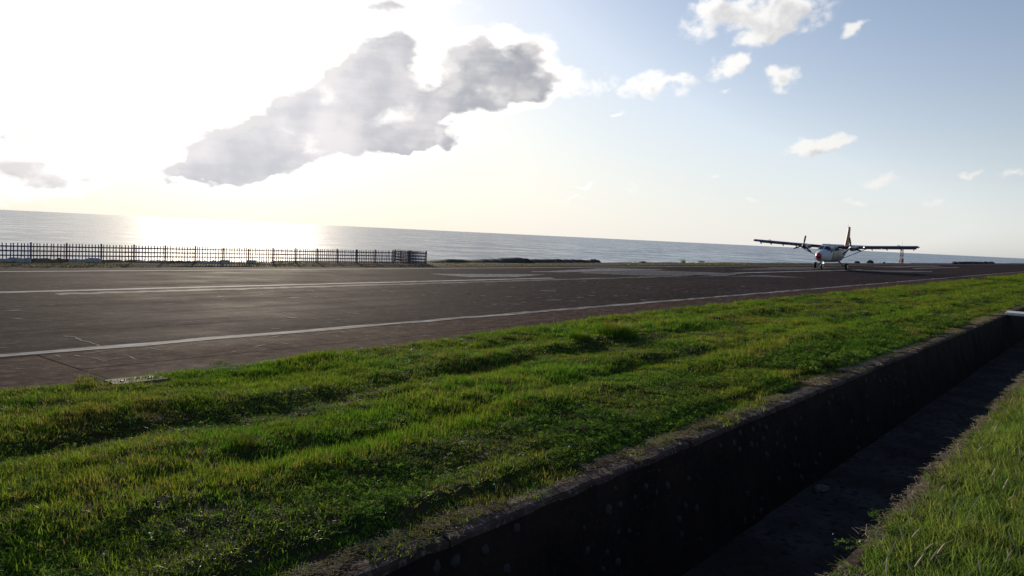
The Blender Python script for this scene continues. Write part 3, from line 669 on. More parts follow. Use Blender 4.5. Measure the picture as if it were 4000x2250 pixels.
# broad-leaved weeds: thick along the ditch and in loose patches
W = [leafy('weed_clump', 9, .08, .05, .017, M['clover'], i) for i in range(4)]
n = 15000; x = RNG.uniform(-3, 34, n); u = RNG.uniform(0, 1, n); y = np.where(u < .62, 4.72 + RNG.exponential(.55, n), RNG.uniform(4.8, 12.0, n))
k = (vn(x * 1.1, y * 1.5, 101) > np.where(y < 6.3, .42, .74)) & (y < 12.2); x, y = x[k], y[k]
s = np.where(x > 16, 1.6, 1.0) * RNG.uniform(.7, 1.4, len(x))
scatter('verge_weeds', np.stack([x, y, verge_z(x, y)], -1), rots(len(x), .2), np.stack([s, s, s], -1), W, 'low broad-leaved green weeds among the verge grass beside the ditch', 'weeds')
FL = [flower('blossom', M['petal'], 1)]
n = 260; x = 2 + 34 * RNG.uniform(0, 1, n) ** 1.4; y = 4.8 + RNG.exponential(.8, n); k = (y < 11.5) & (vn(x * .8, y, 111) > .5); x, y = x[k], y[k]; s = RNG.uniform(.6, 1.1, len(x)) * np.where(x > 14, 1.3, 1)
scatter('small_blossoms', np.stack([x, y, verge_z(x, y)], -1), rots(len(x), .3), np.stack([s] * 3, -1), FL, 'tiny white blossoms dotted over the verge weeds', 'flowers')
# dry clippings on the coping
def straw(seed):
    r = random.Random(seed); V = []; F = []
    for i in range(18):
        c = Vector((r.uniform(-.1, .1), r.uniform(-.05, .05), r.uniform(.003, .018))); a = r.gauss(0, .9); L = r.uniform(.015, .06); w = r.uniform(.0007, .0015); b = r.uniform(-.35, .35)
        d = Vector((math.cos(a), math.sin(a), r.gauss(0, .10))); e = Vector((-d.y, d.x, 0)); n = len(V)
        for t, o in ((-1, 0), (0, 1), (1, 0)): V += [tuple(c + d * L * t + e * (b * L * o + w)), tuple(c + d * L * t + e * (b * L * o - w) + Vector((0, 0, .002)))]
        F += [(n, n + 1, n + 3, n + 2), (n + 2, n + 3, n + 5, n + 4)]
    return asset('straw_bundle', V, F, M['dry'])
ST = [straw(i) for i in range(5)]
n = 2100; x = RNG.uniform(-2, 45, n); y = np.where(RNG.uniform(0, 1, n) < .8, 4.58 + RNG.normal(0, .05, n), 4.46 + RNG.normal(0, .07, n)); k = (vn(x * 1.3, x * 0, 121) > .48) & (y > 4.3); x, y = x[k], y[k]
z = np.where(y < 4.66, -.064, np.maximum(verge_z(x, y), -.075)); s = np.where(x > 14, 1.5, 1.0) * RNG.uniform(.7, 1.3, len(x))
scatter('dry_clippings', np.stack([x, y, z], -1), np.stack([0 * x, 0 * x, RNG.normal(0, .5, len(x))], -1), np.stack([s] * 3, -1), ST, 'dry grass clippings lying along the concrete lip of the ditch', 'litter')
# long grass on the near bank
L1 = [tuft('long_grass_tuft', 15, .07, .17, .95, .0050, M['tall_grass'], 40 + i) for i in range(6)]
n = 21000; x = RNG.uniform(1.5, 30, n); y = 1.49 - 5.2 * RNG.uniform(0, 1, n) ** 1.3
k = RNG.uniform(0, 1, n) < np.where((x > 5) & (x < 16) & (y > -1), 1.0, .55); x, y = x[k], y[k]
h = (.65 + .75 * fbm(x * .8, y * .8, 131, 3)) * RNG.uniform(.7, 1.25, len(x)) * np.clip(.45 + (1.52 - y) * 1.2, .4, 1)
scatter('bank_grass', np.stack([x, y, bank_z(x, y)], -1), rots(len(x), .2), np.stack([np.ones(len(x))] * 2 + [h], -1), L1, 'long bright green grass on the near bank in the corner', 'grass')
L2 = [leafy('bank_weed', 7, .08, .09, .026, M['clover'], 60 + i) for i in range(3)]
n = 800; x = RNG.uniform(4, 24, n); y = 1.56 - 2.2 * RNG.uniform(0, 1, n) ** 2; k = vn(x * 1.2, y * 1.5, 141) > .5; x, y = x[k], y[k]; s = RNG.uniform(.7, 1.3, len(x))
scatter('bank_weeds', np.stack([x, y, bank_z(x, y)], -1), rots(len(x), .2), np.stack([s] * 3, -1), L2, 'leafy weeds creeping over the near lip of the ditch', 'weeds')
n = 1500; x = RNG.uniform(4, 26, n); y = 1.51 + RNG.normal(0, .05, n); k = vn(x * .9, x * 0, 151) > .3; x, y = x[k], y[k]; s = RNG.uniform(.8, 1.5, len(x))
scatter('bank_clippings', np.stack([x, y, np.full(len(x), -.005)], -1), np.stack([0 * x, 0 * x, RNG.normal(0, .9, len(x))], -1), np.stack([s] * 3, -1), ST, 'straw-coloured dead grass along the near lip of the ditch', 'litter')
def foxtail(seed):
    r = random.Random(seed); V = []; F = []; H = r.uniform(.17, .25); lean = r.uniform(.0, .07); rings = []
    for k in range(7):
        t = k / 6; rr = (.004, .0062, .0072, .007, .006, .0048, .0015)[k]; c = (lean * (1 + t * .9), 0, H + .11 * t)
        rings.append([(c[0] + rr * math.cos(a * 1.2566), rr * math.sin(a * 1.2566), c[2]) for a in range(5)])
    m = MB().loft(rings); m.tube((0, 0, 0), (lean, 0, H), .0013, .0011, 4)
    return asset('seed_head', m.v, m.f, M['seed'])
FX = [foxtail(i) for i in range(4)]
n = 170; x = 5.5 + 11 * RNG.uniform(0, 1, n); y = 1.45 - 2.6 * RNG.uniform(0, 1, n) ** 1.2; s = RNG.uniform(.7, 1.05, n)
scatter('foxtail_seed_heads', np.stack([x, y, bank_z(x, y)], -1), rots(n, .14), np.stack([s] * 3, -1), FX, 'pale foxtail seed heads standing above the near grass', 'seed heads')
# sparse dry grass on the seaward strip
n = 4200; x = RNG.uniform(10, 130, n); y = RNG.uniform(38.4, 43.0, n); k = vn(x * .25, y * .8, 161) > .45; x, y = x[k], y[k]; s = RNG.uniform(1.2, 2.4, len(x))
CG = [tuft('coast_tuft', 14, .10, .06, .8, .006, M['tuft_dry'], 80 + i) for i in range(3)]
scatter('coast_grass', np.stack([x, y, np.full(len(x), -.02)], -1), rots(len(x), .15), np.stack([s, s, s * .8], -1), CG, 'thin dry grass on the earth strip before the sea', 'grass')

# single plants
def plant(name, label, cat, loc, meshes, group=None):
    t = tag(empty(name, loc), label, cat, group)
    for i, (nm, me) in enumerate(meshes): link(nm, me, t, (.13 * math.cos(i * 2.1), .11 * math.sin(i * 2.1), 0) if nm == 'flower' else (0, 0, 0))
    return t
plant('dry_grass_tuft', 'withered brown grass tuft standing out of the verge at lower left', 'grass tuft', (4.85, 7.55, float(verge_z(4.85, 7.55))), [('blades', tuft('blades', 300, .15, .14, .6, .003, M['tuft_dry'], 200)), ('blades', tuft('blades', 160, .14, .12, .9, .003, M['grass'], 201))])
plant('grass_clump', 'broad dark hummock of matted grass near the runway edge', 'grass clump', (17.3, 10.2, float(verge_z(17.3, 10.2))), [('blades', tuft('blades', 900, .55, .30, .5, .005, M['grass'], 202)), ('blades', tuft('blades', 500, .35, .36, .5, .005, M['tuft_dry'], 203))])
plant('grass_clump', 'smaller grass hummock just left of the broad dark one', 'grass clump', (15.7, 10.3, float(verge_z(15.7, 10.3))), [('blades', tuft('blades', 420, .26, .22, .6, .005, M['grass'], 204))])
plant('weed_plant', 'bushy green weed at the verge edge left of the drain cover', 'plant', (5.0, 11.75, .0), [('leaves', leafy('leaves', 60, .16, .13, .022, M['clover'], 205)), ('blades', tuft('blades', 120, .13, .19, .5, .003, M['grass'], 206))])
plant('weed_plant', 'flowering weed leaning onto the shoulder right of the drain cover', 'plant', (7.2, 11.85, .0), [('leaves', leafy('leaves', 70, .20, .12, .022, M['clover'], 207)), *[('flower', leafy('flower', 1, .02, .17, .010, M['petal'], 220 + i)) for i in range(6)]])
plant('shore_plant', 'spiky green plant on the skyline of the runway edge', 'plant', (86.4, 42.3, .0), [('blades', tuft('blades', 60, .30, .50, .7, .018, M['grass'], 209))])
plant('shore_plant', 'low bushy plant to the right of the spiky one', 'plant', (91.5, 42.3, .0), [('leaves', leafy('leaves', 110, .42, .24, .06, M['clover'], 210))])
plant('weed_plant', 'trailing leafy weed hanging over the near lip of the ditch', 'plant', (7.9, 1.64, -.02), [('leaves', leafy('leaves', 46, .17, .06, .022, M['clover'], 211))])
plant('weed_plant', 'small weed with white flowers at the lowest corner of the ditch lip', 'plant', (7.0, 1.72, -.06), [('leaves', leafy('leaves', 30, .13, .05, .02, M['clover'], 212)), *[('flower', leafy('flower', 1, .02, .11, .008, M['petal'], 230 + i)) for i in range(5)]])

# ------------------------------------------------------------------ things
# drain cover
t = tag(empty('drain_cover', (5.72, 11.73, -.022)), 'pale concrete drain cover with two steel lifting handles by the grass', 'drain cover')
MB().box((0, 0, .012), (.40, .21, .03), Euler((0, 0, -.02)).to_matrix(), .008).build('slab', M['concrete'], t)
for x in (-.2, .22):
    m = MB(); p = [(x - .03, .02, .04), (x - .022, .02, .066), (x + .022, .02, .066), (x + .03, .02, .04)]
    for a, b in zip(p[:-1], p[1:]): m.tube(a, b, .007, n=6)
    m.box((x, .02, .043), (.045, .02, .003)); m.build('handle', M['steel'], t)
# slab bridge
t = tag(MB().box((42.6, 2.9, -.05), (.75, 1.5, .06), Euler((0, 0, .05)).to_matrix(), .015).build('slab_bridge', M['white_concrete']), 'pale concrete slab laid as a bridge across the ditch', 'footbridge')
# stones and debris in the ditch
def rock(name, mat, loc, s, seed, label, cat, group=None, rz=0):
    r = random.Random(seed); bm = bmesh.new(); bmesh.ops.create_icosphere(bm, subdivisions=3, radius=1)
    o = Vector((r.random() * 9, r.random() * 9, r.random() * 9))
    from mathutils import noise as mn
    for v in bm.verts:
        d = v.co.normalized(); v.co = d * (1 + .32 * mn.noise(d * 1.3 + o) + .16 * mn.noise(d * 3.1 + o))
        if v.co.z < -.35: v.co.z = -.35
    me = bpy.data.meshes.new(name); bm.to_mesh(me); bm.free(); me.materials.append(mat)
    return tag(link(name, me, None, loc, (0, 0, rz), s), label, cat, group)
rock('stone', M['concrete'], (13.2, 3.72, -1.46), (.16, .10, .07), 1, 'pale stone lying on the ditch floor', 'stone')
rock('boulder', M['lava'], (167.2, 43.6, .04), (.5, .5, .30), 2, 'small dark boulder on the skyline right of the aircraft', 'boulder')
rock('boulder', M['lava'], (178.6, 43.9, .06), (.8, .7, .46), 3, 'larger domed dark boulder on the skyline right of the aircraft', 'boulder')
rock('boulder', M['lava'], (190.5, 43.9, .0), (.3, .3, .2), 4, 'tiny dark boulder between the domed boulder and the mast', 'boulder')
rock('boulder', M['lava'], (77.5, 42.8, .0), (.5, .4, .16), 5, 'flat dark stone on the skyline left of the spiky plant', 'boulder')
for i, (x, y, w) in enumerate(((248.5, 38.95, 1.0), (258.5, 39.15, 1.35), (268.5, 39.35, 1.2), (277, 39.5, 1.1), (289.5, 39.8, 1.9), (304, 40.1, 1.2), (317.5, 40.3, 1.4), (331.5, 40.6, 1.8))):
    lab = ['first small dark boulder of the skyline row, nearest the mast', 'second dark boulder of the skyline row, with gaps both sides', 'third dark boulder of the skyline row', 'fourth dark boulder of the skyline row', 'widest dark boulder in the middle of the skyline row', 'sixth dark boulder of the skyline row, small and round', 'seventh dark boulder of the skyline row', 'last dark boulder of the skyline row, farthest from the mast'][i]
    rock('boulder', M['lava'], (x, y, .18), (w * .9, w * .8, .52), 10 + i, lab, 'boulder', 'boulders in a row at the runway edge', random.random() * 6)
# low bank of lava rock behind the strip
xs = np.concatenate([np.arange(42.2, 68.2, .3)]); t = np.linspace(0, math.pi, 9)
X = np.repeat(xs[:, None], 9, 1); w = .55 + .5 * vn(X * .5, X * 0, 171)
hgt = (.08 + .13 * np.sin((X - 42) / 26 * math.pi * 2.1 + 4.5) * .5 + .16 * vn(X * .35, X * 0, 172) + .12 * vn(X * 1.6, X * 0 + t[None] * .3, 173)) * np.clip((X - 42) / 3, 0, 1)
Yc = 42.6 + .02 * (X - 42)
tag(grid('rock_bank', X, Yc - np.cos(t)[None] * w, -.12 + np.sin(t)[None] * (hgt + .2), M['lava'], smooth=False), 'low black lava rock bank ending abruptly at the seaward edge', 'rock bank')
for i, (x, y, sx, sz) in enumerate(((67.6, 42.9, .7, .34), (61.0, 42.9, .9, .3), (55.5, 42.7, .8, .36))):
    rock('boulder', M['lava'], (x, y, .02), (sx, .6, sz), 30 + i, ['squarish black rock at the abrupt end of the lava bank', 'black rock on the lava bank close to its squarish end', 'black rock at the crest of the lava bank'][i], 'boulder')

# fence
fence = tag(empty('picket_fence', (0, 0, 0)), 'low navy and maroon picket fence between the runway and the sea', 'fence')
def fy(x): return 42.15 - .063 * (x - 15.28)
posts = [10.45, 12.05, 13.68, 15.28, 16.88, 18.52, 20.17, 21.84, 23.54, 25.2, 26.82, 28.44, 30.04, 31.62, 33.17, 34.72, 36.27, 37.84, 39.34, 40.95]
post_me = MB().box((0, 0, .42), (.036, .036, .56), None, .006).data if False else None
def one(name, mb, mat):
    me = bpy.data.meshes.new(name); me.from_pydata(mb.v, [], mb.f); me.update(); me.materials.append(mat); return me
PB = {c: one('post', MB().box((0, 0, .40), (.034, .034, .57), None, .006), M[c]) for c in ('navy', 'maroon')}
PT = one('post', MB().box((0, 0, .36), (.03, .03, .52)), M['maroon'])
PK = {c: one('picket', MB().box((0, 0, .46), (.022, .010, .46)), M[c]) for c in ('navy', 'maroon', 'picket')}
def rail(a, b, z, mat, thin):
    a, b = Vector(a), Vector(b); d = (b - a); q = Matrix.Rotation(math.atan2(d.y, d.x), 3, 'Z')
    h = (d.length / 2 - .02, .012, .033 if not thin else .024)
    MB().box(((a.x + b.x) / 2, (a.y + b.y) / 2, z), h, q).build('rail', mat, fence)
def plinth(a, b, mat, h, seed):
    r = random.Random(seed); n = 9; R = []
    for i in range(n + 1):
        x = a + .03 + (b - a - .06) * i / n; y = fy(x); hh = h * (.75 + .5 * r.random())
        R.append([(x, y - .17, -.2), (x, y - .15, hh * .8), (x, y - .06, hh), (x, y + .08, hh * .9), (x, y + .14, -.2)])
    MB().loft(R).build('plinth', mat, fence)
for i, x in enumerate(posts):
    thin = 25 < x < 27.5
    link('post', PT if thin else PB['navy' if i % 2 else 'maroon'], fence, (x, fy(x), .0), (0, 0, -.063))
for i, (a, b) in enumerate(zip(posts[:-1], posts[1:])):
    thin = 23.4 < a < 27.5  # rails drawn slimmer here, as the glare behind eats into them
    c = M['glare_rail'] if thin else M['navy' if i % 2 == 0 else 'maroon']
    for z in (.12, .33, .55, .77):
        if z == .12 and a < 28: continue
        rail((a, fy(a) - .03, 0), (b, fy(b) - .03, 0), z, c, thin)
    if True:
        n = 10
        for k in range(n):
            x = a + (b - a) * (k + .75) / (n + .5) + random.uniform(-.012, .012)
            link('picket', PK['picket' if i > 4 else ('navy' if i % 2 == 0 else 'picket')], fence, (x, fy(x) + .012, random.uniform(-.01, .02)), (random.gauss(0, .012), random.gauss(0, .015), -.063))
    if a < 23.6: plinth(a, b, M['plinth_grey' if i % 2 == 0 else 'plinth_brown'], .20 if i < 5 else .13, i)
    elif a < 28.4: plinth(a, b, M['plinth_brown'], .06, i)
# the fence turns towards the sea at its right end
ex, ey = 40.95, fy(40.95)
for k in range(1, 3): link('post', PB['navy'], fence, (ex - .05 * k, ey + 1.6 * k, -.05), (0, 0, 1.57))
for z in (.12, .33, .55, .77): rail((ex + .02, ey + .04, 0), (ex - .1, ey + 3.2, 0), z, M['navy'], False)
for k in range(20): link('picket', PK['picket'], fence, (ex - .1 * k / 20, ey + .15 + 3.0 * k / 20, 0), (0, 0, 1.57))
for x, s, sd in ((25.2, .20, 40), (26.9, .22, 41)):
    MB().box((x, fy(x) - .2, .06), (s * 1.2, .12, .13), None, .03).build('footing', M['plinth_grey'], fence)

# navigation mast
mast = tag(empty('lattice_mast', (203.4, 43.2, -.05), .3), 'slender red and white lattice mast on the skyline beyond the wing', 'mast')
M['mast_white'] = simple('mast_white_paint', (0.62, 0.60, 0.58), 0.5, var=0.1); M['mast_red'] = simple('mast_red_paint', (0.30, 0.05, 0.045), 0.5, var=0.2)
zs = [0, .75, 1.5, 2.25, 3.0, 3.75]
for k in range(5):
    z0, z1 = zs[k], zs[k + 1]; m = MB()
    def wd(z): return .44 - .05 * z
    for sx, sy in ((1, 1), (1, -1), (-1, 1), (-1, -1)): m.tube((sx * wd(z0), sy * wd(z0), z0), (sx * wd(z1), sy * wd(z1), z1), .045, n=6)
    for j in range(2):
        za, zb = z0 + (z1 - z0) * j / 2, z0 + (z1 - z0) * (j + 1) / 2
        for (ax, ay), (bx, by) in (((1, 1), (1, -1)), ((1, -1), (-1, -1)), ((-1, -1), (-1, 1)), ((-1, 1), (1, 1))):
            m.tube((ax * wd(za), ay * wd(za), za), (bx * wd(zb), by * wd(zb), zb), .035, n=4); m.tube((ax * wd(zb), ay * wd(zb), zb), (bx * wd(zb), by * wd(zb), zb), .035, n=4)
    m.build('mast_section', M['mast_red' if k % 2 == 0 else 'mast_white'], mast)
m = MB().tube((0, 0, 3.7), (0, 0, 5.1), .03, .015, 6); m.tube((-.3, 0, 4.4), (.3, 0, 4.4), .015, n=4); m.build('antenna', M['mast_white'], mast)
MB().box((.5, -.35, .35), (.28, .22, .35), None, .02).build('equipment_box', M['mast_red'], mast)
MB().box((-.55, -.25, .85), (.2, .18, .16), None, .02).build('equipment_box', M['lava'], mast)
MB().box((.3, -.4, 1.25), (.3, .05, .04)).build('bracket', M['mast_red'], mast)
# ------------------------------------------------------------------ aircraft (local axes: x forward, y to its left wing, z up; origin under the main wheels)
M['skin'] = simple('white_aircraft_paint', (0.46, 0.48, 0.50), 0.35, var=0.06, scale=1.2)
M['skin_mid'] = simple('grey_shaded_side_paint', (0.26, 0.26, 0.245), 0.4, var=0.1, scale=1.5)  # aft hull grey, darkened with the shade of its port side
M['skin_low'] = simple('grey_paint_and_belly_shade', (0.20, 0.19, 0.175), 0.45, var=0.12, scale=1.5)  # grey paint; on the belly it stands in for underside shade
M['wing_white'] = simple('wing_paint', (0.55, 0.56, 0.60), 0.3, var=0.06, scale=1.0)
M['boot'] = simple('sky_tinted_rubber_boot', (0.07, 0.068, 0.13), 0.38, var=0.2, scale=3)  # black boot with bluish sky light mixed into its colour
M['red_paint'] = simple('dark_red_paint', (0.27, 0.018, 0.030), 0.35, var=0.12, scale=2)
M['fin_red'] = simple('orange_red_paint', (0.27, 0.035, 0.014), 0.4, var=0.25, scale=0.9)
M['dark'] = simple('black_metal', (0.015, 0.014, 0.016), 0.45, var=0.2)
M['tyre'] = simple('tyre_rubber', (0.014, 0.013, 0.013), 0.85, var=0.2)
M['alu'] = simple('bare_aluminium', (0.55, 0.55, 0.56), 0.35, 0.9, var=0.1)
m_, nt_, p_, o_ = newmat('cockpit_glass'); p_.inputs['Base Color'].default_value = (0.012, 0.016, 0.035, 1); p_.inputs['Roughness'].default_value = 0.08
M['glass'] = m_
M['lamp'] = emit('lit_landing_lamp', (1.0, 0.97, 0.92), 5.0)

plane = tag(empty('aircraft', (103.0, 30.0, 0), math.radians(183.0)), 'white twin propeller high wing aircraft with red nose rolling on the runway', 'aircraft')
# x, half width, z bottom, z top
FS = [(6.62, .05, 1.55, 1.66), (6.55, .20, 1.40, 1.80), (6.40, .30, 1.30, 1.91), (6.22, .37, 1.22, 1.99), (5.80, .52, 1.08, 2.14), (5.20, .68, .96, 2.27), (4.60, .80, .89, 2.38), (4.25, .85, .87, 2.46), (3.65, .89, .86, 2.84), (3.2, .90, .86, 2.92), (2.0, .90, .86, 2.94),
      (0, .90, .86, 2.94), (-2.2, .90, .88, 2.92), (-3.4, .80, 1.10, 2.88), (-5.0, .60, 1.52, 2.82), (-6.6, .38, 1.95, 2.76), (-8.0, .20, 2.25, 2.70), (-8.9, .07, 2.42, 2.62)]
FX_ = np.array([f[0] for f in FS])[::-1]
def fsec(x): return tuple(np.interp(x, FX_, np.array([f[k] for f in FS])[::-1]) for k in (1, 2, 3))
def fpt(x, a, off=0.0):
    w, zb, zt = fsec(x); n = 2.0 + .9 * max(0, min(1, (5.8 - x) / 2)) * max(0, min(1, (x + 6) / 3)); c, s = math.cos(a), math.sin(a)
    e = 2.0 / n; h = (zt - zb) / 2
    return Vector((x, (w + off) * math.copysign(abs(c) ** e, c), (zb + zt) / 2 + (h + off) * math.copysign(abs(s) ** e, s)))
def ring(x, n=28): return [fpt(x, 2 * math.pi * (i + .5) / n) for i in range(n)]
def body(name, xs, mat, cap=True): return MB().loft([ring(x) for x in xs], cap).build(name, mat, plane, auto=1.0)
body('nose_cone', [6.62, 6.58, 6.55, 6.47, 6.40, 6.30, 6.23], M['red_paint'])
body('cockpit_section', [6.228, 6.0, 5.8, 5.5, 5.2, 4.9, 4.6, 4.25, 4.0, 3.65, 3.4, 3.22], M['skin'])
fus = body('fuselage', [3.215, 2.6, 2.0, 1, 0, -1, -2.2, -2.8, -3.4, -4.2, -5.0, -5.8, -6.6, -7.3, -8.0, -8.5, -8.9], M['skin_mid'])
def skinpatch(name, x0, x1, a0, a1, mat, parent, off=.012, skewx=0.0, nx=5, na=5):
    V = []; F = []
    for i in range(nx + 1):
        for j in range(na + 1):
            a = math.radians(a0 + (a1 - a0) * j / na); x = x0 + (x1 - x0) * i / nx + skewx * (j / na - .5)
            V.append(fpt(x, a, off))
    n = len(V)
    for i in range(nx + 1):
        for j in range(na + 1):
            a = math.radians(a0 + (a1 - a0) * j / na); x = x0 + (x1 - x0) * i / nx + skewx * (j / na - .5); V.append(fpt(x, a, off - .03))
    w = na + 1
    for i in range(nx):
        for j in range(na): q = i * w + j; F.append((q, q + 1, q + w + 1, q + w))
    def side(L):
        for a, b in zip(L[:-1], L[1:]): F.append((a, b, b + n, a + n))
    side([i * w for i in range(nx + 1)]); side([i * w + na for i in range(nx + 1)]); side(list(range(w))); side([nx * w + j for j in range(w)])
    m = MB(); m.add(V, F); return m.build(name, mat, parent, auto=.8)
# windscreen panes wrap round the top of the nose, two in front and one at each side
for s in (1, -1):
    b = 90 - s * 2; c = 90 - s * 50
    skinpatch('windscreen_pane', 4.32, 3.66, b, c, M['glass'], plane, .014)
    d0, d1 = (37, 8) if s > 0 else (143, 172)
    skinpatch('side_window', 3.98, 3.30, d0, d1, M['glass'], plane, .012)
for s in (1, -1):
    for k in range(6):
        x = 2.1 - k * .78
        d0, d1 = (34, 12) if s > 0 else (146, 168)
        skinpatch('cabin_window', x, x - .40, d0, d1, M['glass'], plane, .008, nx=2, na=3)
    d0, d1 = (38, -38) if s > 0 else (142, 218)
    dr = skinpatch('cockpit_door', 3.24, 2.5, d0, d1, M['skin_low'], plane, .006, nx=3, na=8)
    p = fpt(2.62, math.radians(-6 if s > 0 else 186), .03); MB().box(p, (.08, .012, .02)).build('handle', M['alu'], dr)
skinpatch('belly_shade_panel', 5.6, -3.2, -140, -40, M['skin_low'], plane, .004, nx=14, na=8)  # underside shade painted as a grey sheet over the hull
# wings
AF = [(0, 0), (.012, .030), (.05, .062), (.12, .088), (.25, .105), (.4, .102), (.6, .080), (.8, .045), (1, .004), (1, -.004), (.8, -.018), (.6, -.036), (.4, -.05), (.25, -.055), (.12, -.048), (.05, -.034), (.012, -.018)]
def wz(y): return 2.72 + .045 * abs(y)
def wring(y, pts, ch=1.98, x0=1.02): return [Vector((x0 - p[0] * ch, y, wz(y) + p[1] * ch)) for p in pts]
LE = [p for p in AF if p[0] <= .12]; LEo = [(.12, -.048), (.05, -.034), (.012, -.018), (0, 0), (.012, .030), (.05, .062), (.12, .088)]
MAIN = [(.1205, .0882), (.25, .105), (.4, .102), (.6, .080), (.70, .063), (.70, -.027), (.6, -.036), (.4, -.05), (.25, -.055), (.1205, -.0482)]
for s in (1, -1):
    ys = [s * y for y in (0.0, .9, 2.4, 3.3, 6.0, 9.5)]
    w = MB().loft([wring(y, MAIN) for y in ys]).build('wing', M['wing_white'], plane, auto=.7)
    MB().loft([wring(y, LEo) for y in (s * 3.3, s * 6, s * 9.5)]).build('leading_edge_boot', M['boot'], w, auto=.9)
    MB().loft([wring(y, LEo) for y in (s * .9, s * 2.35)]).build('leading_edge', M['dark'], w, auto=.9)
    R = []
    for k, (dy, sc) in enumerate(((0, 1), (.16, .97), (.28, .86), (.36, .62), (.40, .25))):
        y = s * (9.505 + dy); R.append([Vector((1.02 - .99 + (.99 - p[0] * 1.98) * (.55 + .45 * sc), y, wz(y) + .06 + (p[1] * 1.98 - .06) * sc)) for p in AF])
    MB().loft(R).build('wing_tip', M['red_paint'], w, auto=.9)
    for a, b in ((.95, 5.6), (5.65, 9.48)):           # flap and aileron, lowered for landing
        m = MB(); R = []
        for y in (s * a, s * b):
            z = wz(y); R.append([Vector(p) for p in ((-.40, y, z + .09), (-.62, y, z + .03), (-1.02, y, z - .20), (-1.03, y, z - .215), (-.62, y, z - .07), (-.40, y, z - .03))])
        m.loft(R).build('flap' if a < 2 else 'aileron', M['wing_white'], w, auto=.7)
    for y in (4.6, 6.3, 7.9, 9.25):
        y *= s; z = wz(y)
        MB().loft([[Vector((x, y - .025, z + zo)), Vector((x, y + .025, z + zo)), Vector((x, y + .025, z + zi)), Vector((x, y - .025, z + zi))] for x, zo, zi in ((-.1, -.10, -.14), (-.45, -.10, -.32), (-.8, -.16, -.40))]).build('hinge_bracket', M['wing_white'], w)
    m = MB(); y = s * 7.75; z = wz(y)
    for k in range(8):
        a0, a1 = math.pi * k / 8, math.pi * (k + 1) / 8
        m.tube((.6, y - .16 * math.cos(a0), z + .15 + .13 * math.sin(a0)), (.6, y - .16 * math.cos(a1), z + .15 + .13 * math.sin(a1)), .03, n=6)
    m.build('wing_antenna', M['dark'], w)
    # strut
    R = []
    for p in ((.15, s * .86, 1.12), (.10, s * 4.35, wz(4.35) - .06)):
        R.append([Vector((p[0] + .16 * math.cos(t), p[1], p[2] + .05 * math.sin(t))) for t in [2 * math.pi * k / 10 for k in range(10)]])
    MB().loft(R).build('wing_strut', M['wing_white'], plane, auto=.8)
    # nacelle
    yc = s * 2.83; zc = wz(yc) - .06
    def nr(x, hw, zb, zt, n=20): return [Vector((x, yc + hw * math.cos(2 * math.pi * i / n), zc + (zb + zt) / 2 + (zt - zb) / 2 * math.sin(2 * math.pi * i / n))) for i in range(n)]
    nac = MB().loft([nr(2.42, .20, -.20, .20), nr(2.40, .25, -.30, .24), nr(2.2, .32, -.40, .28), nr(1.7, .37, -.42, .29), nr(1.0, .38, -.40, .29), nr(.2, .34, -.34, .2), nr(-.9, .18, -.24, .0), nr(-1.5, .04, -.14, -.05)]).build('engine_nacelle', M['skin'], plane, auto=.9)
    MB().loft([[Vector((x, yc + hw * math.cos(t), zc - .27 + hz * math.sin(t))) for t in [2 * math.pi * k / 12 for k in range(12)]] for x, hw, hz in ((2.47, .21, .10), (2.36, .23, .12))]).build('air_intake', M['dark'], nac)
    for q in (1, -1): MB().tube((1.75, yc + q * .34, zc - .05), (1.45, yc + q * .52, zc - .12), .10, .09, 10).build('exhaust_pipe', M['dark'], nac)
    pr = empty('propeller', (2.62, yc, zc), 0, plane)
    MB().lathe([(-.18, .20), (0, .19), (.14, .14), (.26, .05), (.29, .005)], (0, 0, 0), (1, 0, 0), 18).build('spinner', M['dark' if s < 0 else 'alu'], pr, auto=.8)
    for deg in ((82, 200, 322) if s < 0 else (103, 223, 343)):
        # seen from ahead, image right is +y
        a = math.radians(deg); d = Vector((0, math.cos(a), math.sin(a))); e = Vector((0, -math.sin(a), math.cos(a))); ax = Vector((1, 0, 0))
        def br(r, cw, th, tw): 
            t = math.radians(tw); u = e * math.cos(t) + ax * math.sin(t); v = ax * math.cos(t) - e * math.sin(t)
            return [d * r + u * cw * math.cos(k) + v * th * math.sin(k) for k in [2 * math.pi * j / 10 for j in range(10)]]
        bl = MB().loft([br(.12, .05, .045, 45), br(.3, .075, .03, 40), br(.6, .105, .02, 30), br(.98, .105, .014, 20)]).build('blade', M['dark'], pr, auto=.8)
        MB().loft([br(.982, .105, .014, 20), br(1.2, .095, .011, 16), br(1.28, .05, .008, 15)]).build('blade_tip', M['red_paint' if s < 0 else 'dark'], pr, auto=.8)
    # main gear
    MB().tube((.05, s * .75, 1.12), (.0, s * 1.62, .42), .11, .075, 10).build('gear_leg', M['skin_low'], plane, auto=.8)
    wh = MB().lathe([(-.15, .22), (-.155, .30), (-.12, .375), (-.05, .395), (.05, .395), (.12, .375), (.155, .30), (.15, .22)], (0, s * 1.86, .385), (0, 1, 0), 24).build('wheel', M['tyre'], plane, auto=.9)
    MB().lathe([(-.165, .03), (-.16, .21), (.16, .21), (.165, .03)], (0, s * 1.86, .385), (0, 1, 0), 18).build('rim', M['alu'], wh, auto=.6)
    MB().tube((0, s * 1.55, .40), (0, s * 1.72, .385), .05, n=8).build('axle', M['alu'], wh)
    # landing lamp in the leading edge outboard of the engine
    if s > 0: MB().lathe([(0, .075), (.02, .07), (.03, .02)], (1.035, s * 3.95, wz(3.95) + .02), (1, 0, 0), 14).build('landing_lamp', M['lamp'], plane)
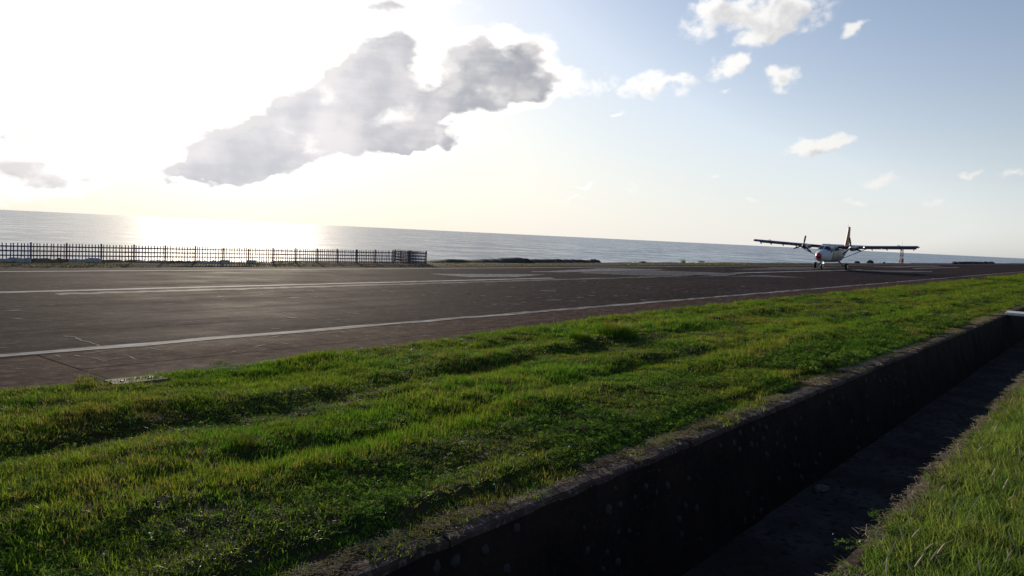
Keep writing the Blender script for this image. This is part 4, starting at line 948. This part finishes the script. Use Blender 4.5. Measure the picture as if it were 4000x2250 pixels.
# nose gear
MB().tube((4.35, 0, 1.0), (4.50, 0, .42), .07, .06, 10).build('nose_gear_leg', M['skin_low'], plane, auto=.8)
m = MB()
for q in (1, -1): m.tube((4.50, q * .15, .60), (4.53, q * .15, .28), .03, n=8)
m.box((4.50, 0, .60), (.05, .18, .04)); m.build('nose_fork', M['alu'], plane)
wh = MB().lathe([(-.11, .16), (-.12, .24), (-.08, .295), (.08, .295), (.12, .24), (.11, .16)], (4.53, 0, .295), (0, 1, 0), 22).build('nose_wheel', M['tyre'], plane, auto=.9)
MB().lathe([(-.122, .03), (-.12, .155), (.12, .155), (.122, .03)], (4.53, 0, .295), (0, 1, 0), 16).build('rim', M['alu'], wh, auto=.6)
MB().tube((4.42, .0, .78), (4.58, .18, .78), .03, n=6).build('lamp_bracket', M['alu'], plane)
MB().lathe([(-.08, .03), (-.02, .085), (0, .09), (.02, .08)], (4.62, .20, .78), (1, 0, 0), 14).build('landing_lamp', M['lamp'], plane)
# fin, rudder, tailplane
def fr(z, xa, xb, th, pts): return [Vector((xa + (xb - xa) * p[0], p[1] * th, z)) for p in pts]
SY = [(0, 0), (.05, .5), (.2, .9), (.45, 1), (.70, .75), (.70, -.75), (.45, -1), (.2, -.9), (.05, -.5)]
fin = MB().loft([fr(z, a, b, t, SY) for z, a, b, t in ((2.62, -6.3, -9.3, .17), (3.2, -6.9, -9.3, .16), (4.2, -7.5, -9.35, .14), (5.3, -8.05, -9.4, .11), (5.55, -8.25, -9.4, .09), (5.63, -8.5, -9.35, .05))]).build('fin', M['fin_red'], plane, auto=.8)
RY = [(.705, .75), (1, .08), (1, -.08), (.705, -.75)]
MB().loft([fr(z, a, b, t, RY) for z, a, b, t in ((2.75, -6.4, -9.3, .17), (4.2, -7.5, -9.4, .14), (5.52, -8.2, -9.4, .10))]).build('rudder', M['red_paint'], plane)
MB().tube((-8.1, 0, 5.35), (-7.95, -.0, 5.9), .012, n=4).build('tail_antenna', M['dark'], plane)
for s in (1, -1):
    tp = MB().loft([[Vector((-7.75 - p[0] * 1.45, y, 3.05 + p[1] * 1.3)) for p in AF] for y in (s * .05, s * 3.15)]).build('tailplane', M['wing_white'], plane, auto=.8)
    MB().loft([[Vector((-7.735 - p[0] * .1, y, 3.05 + p[1] * 1.0)) for p in ((1.2, -.05), (0, 0), (1.2, .09))] for y in (s * .3, s * 3.14)]).build('leading_edge_boot', M['boot'], tp)
MB().tube((1.9, 0, 2.90), (1.75, 0, 3.30), .025, .012, 6).build('roof_antenna', M['dark'], plane)
MB().box((.3, 0, 2.97), (.28, .015, .10)).build('blade_antenna', M['skin'], plane)
m = MB()
for q in (1, -1): m.tube((5.6, q * .45, 1.05), (5.75, q * .55, .98), .02, n=5)
m.build('pitot_probe', M['alu'], plane)
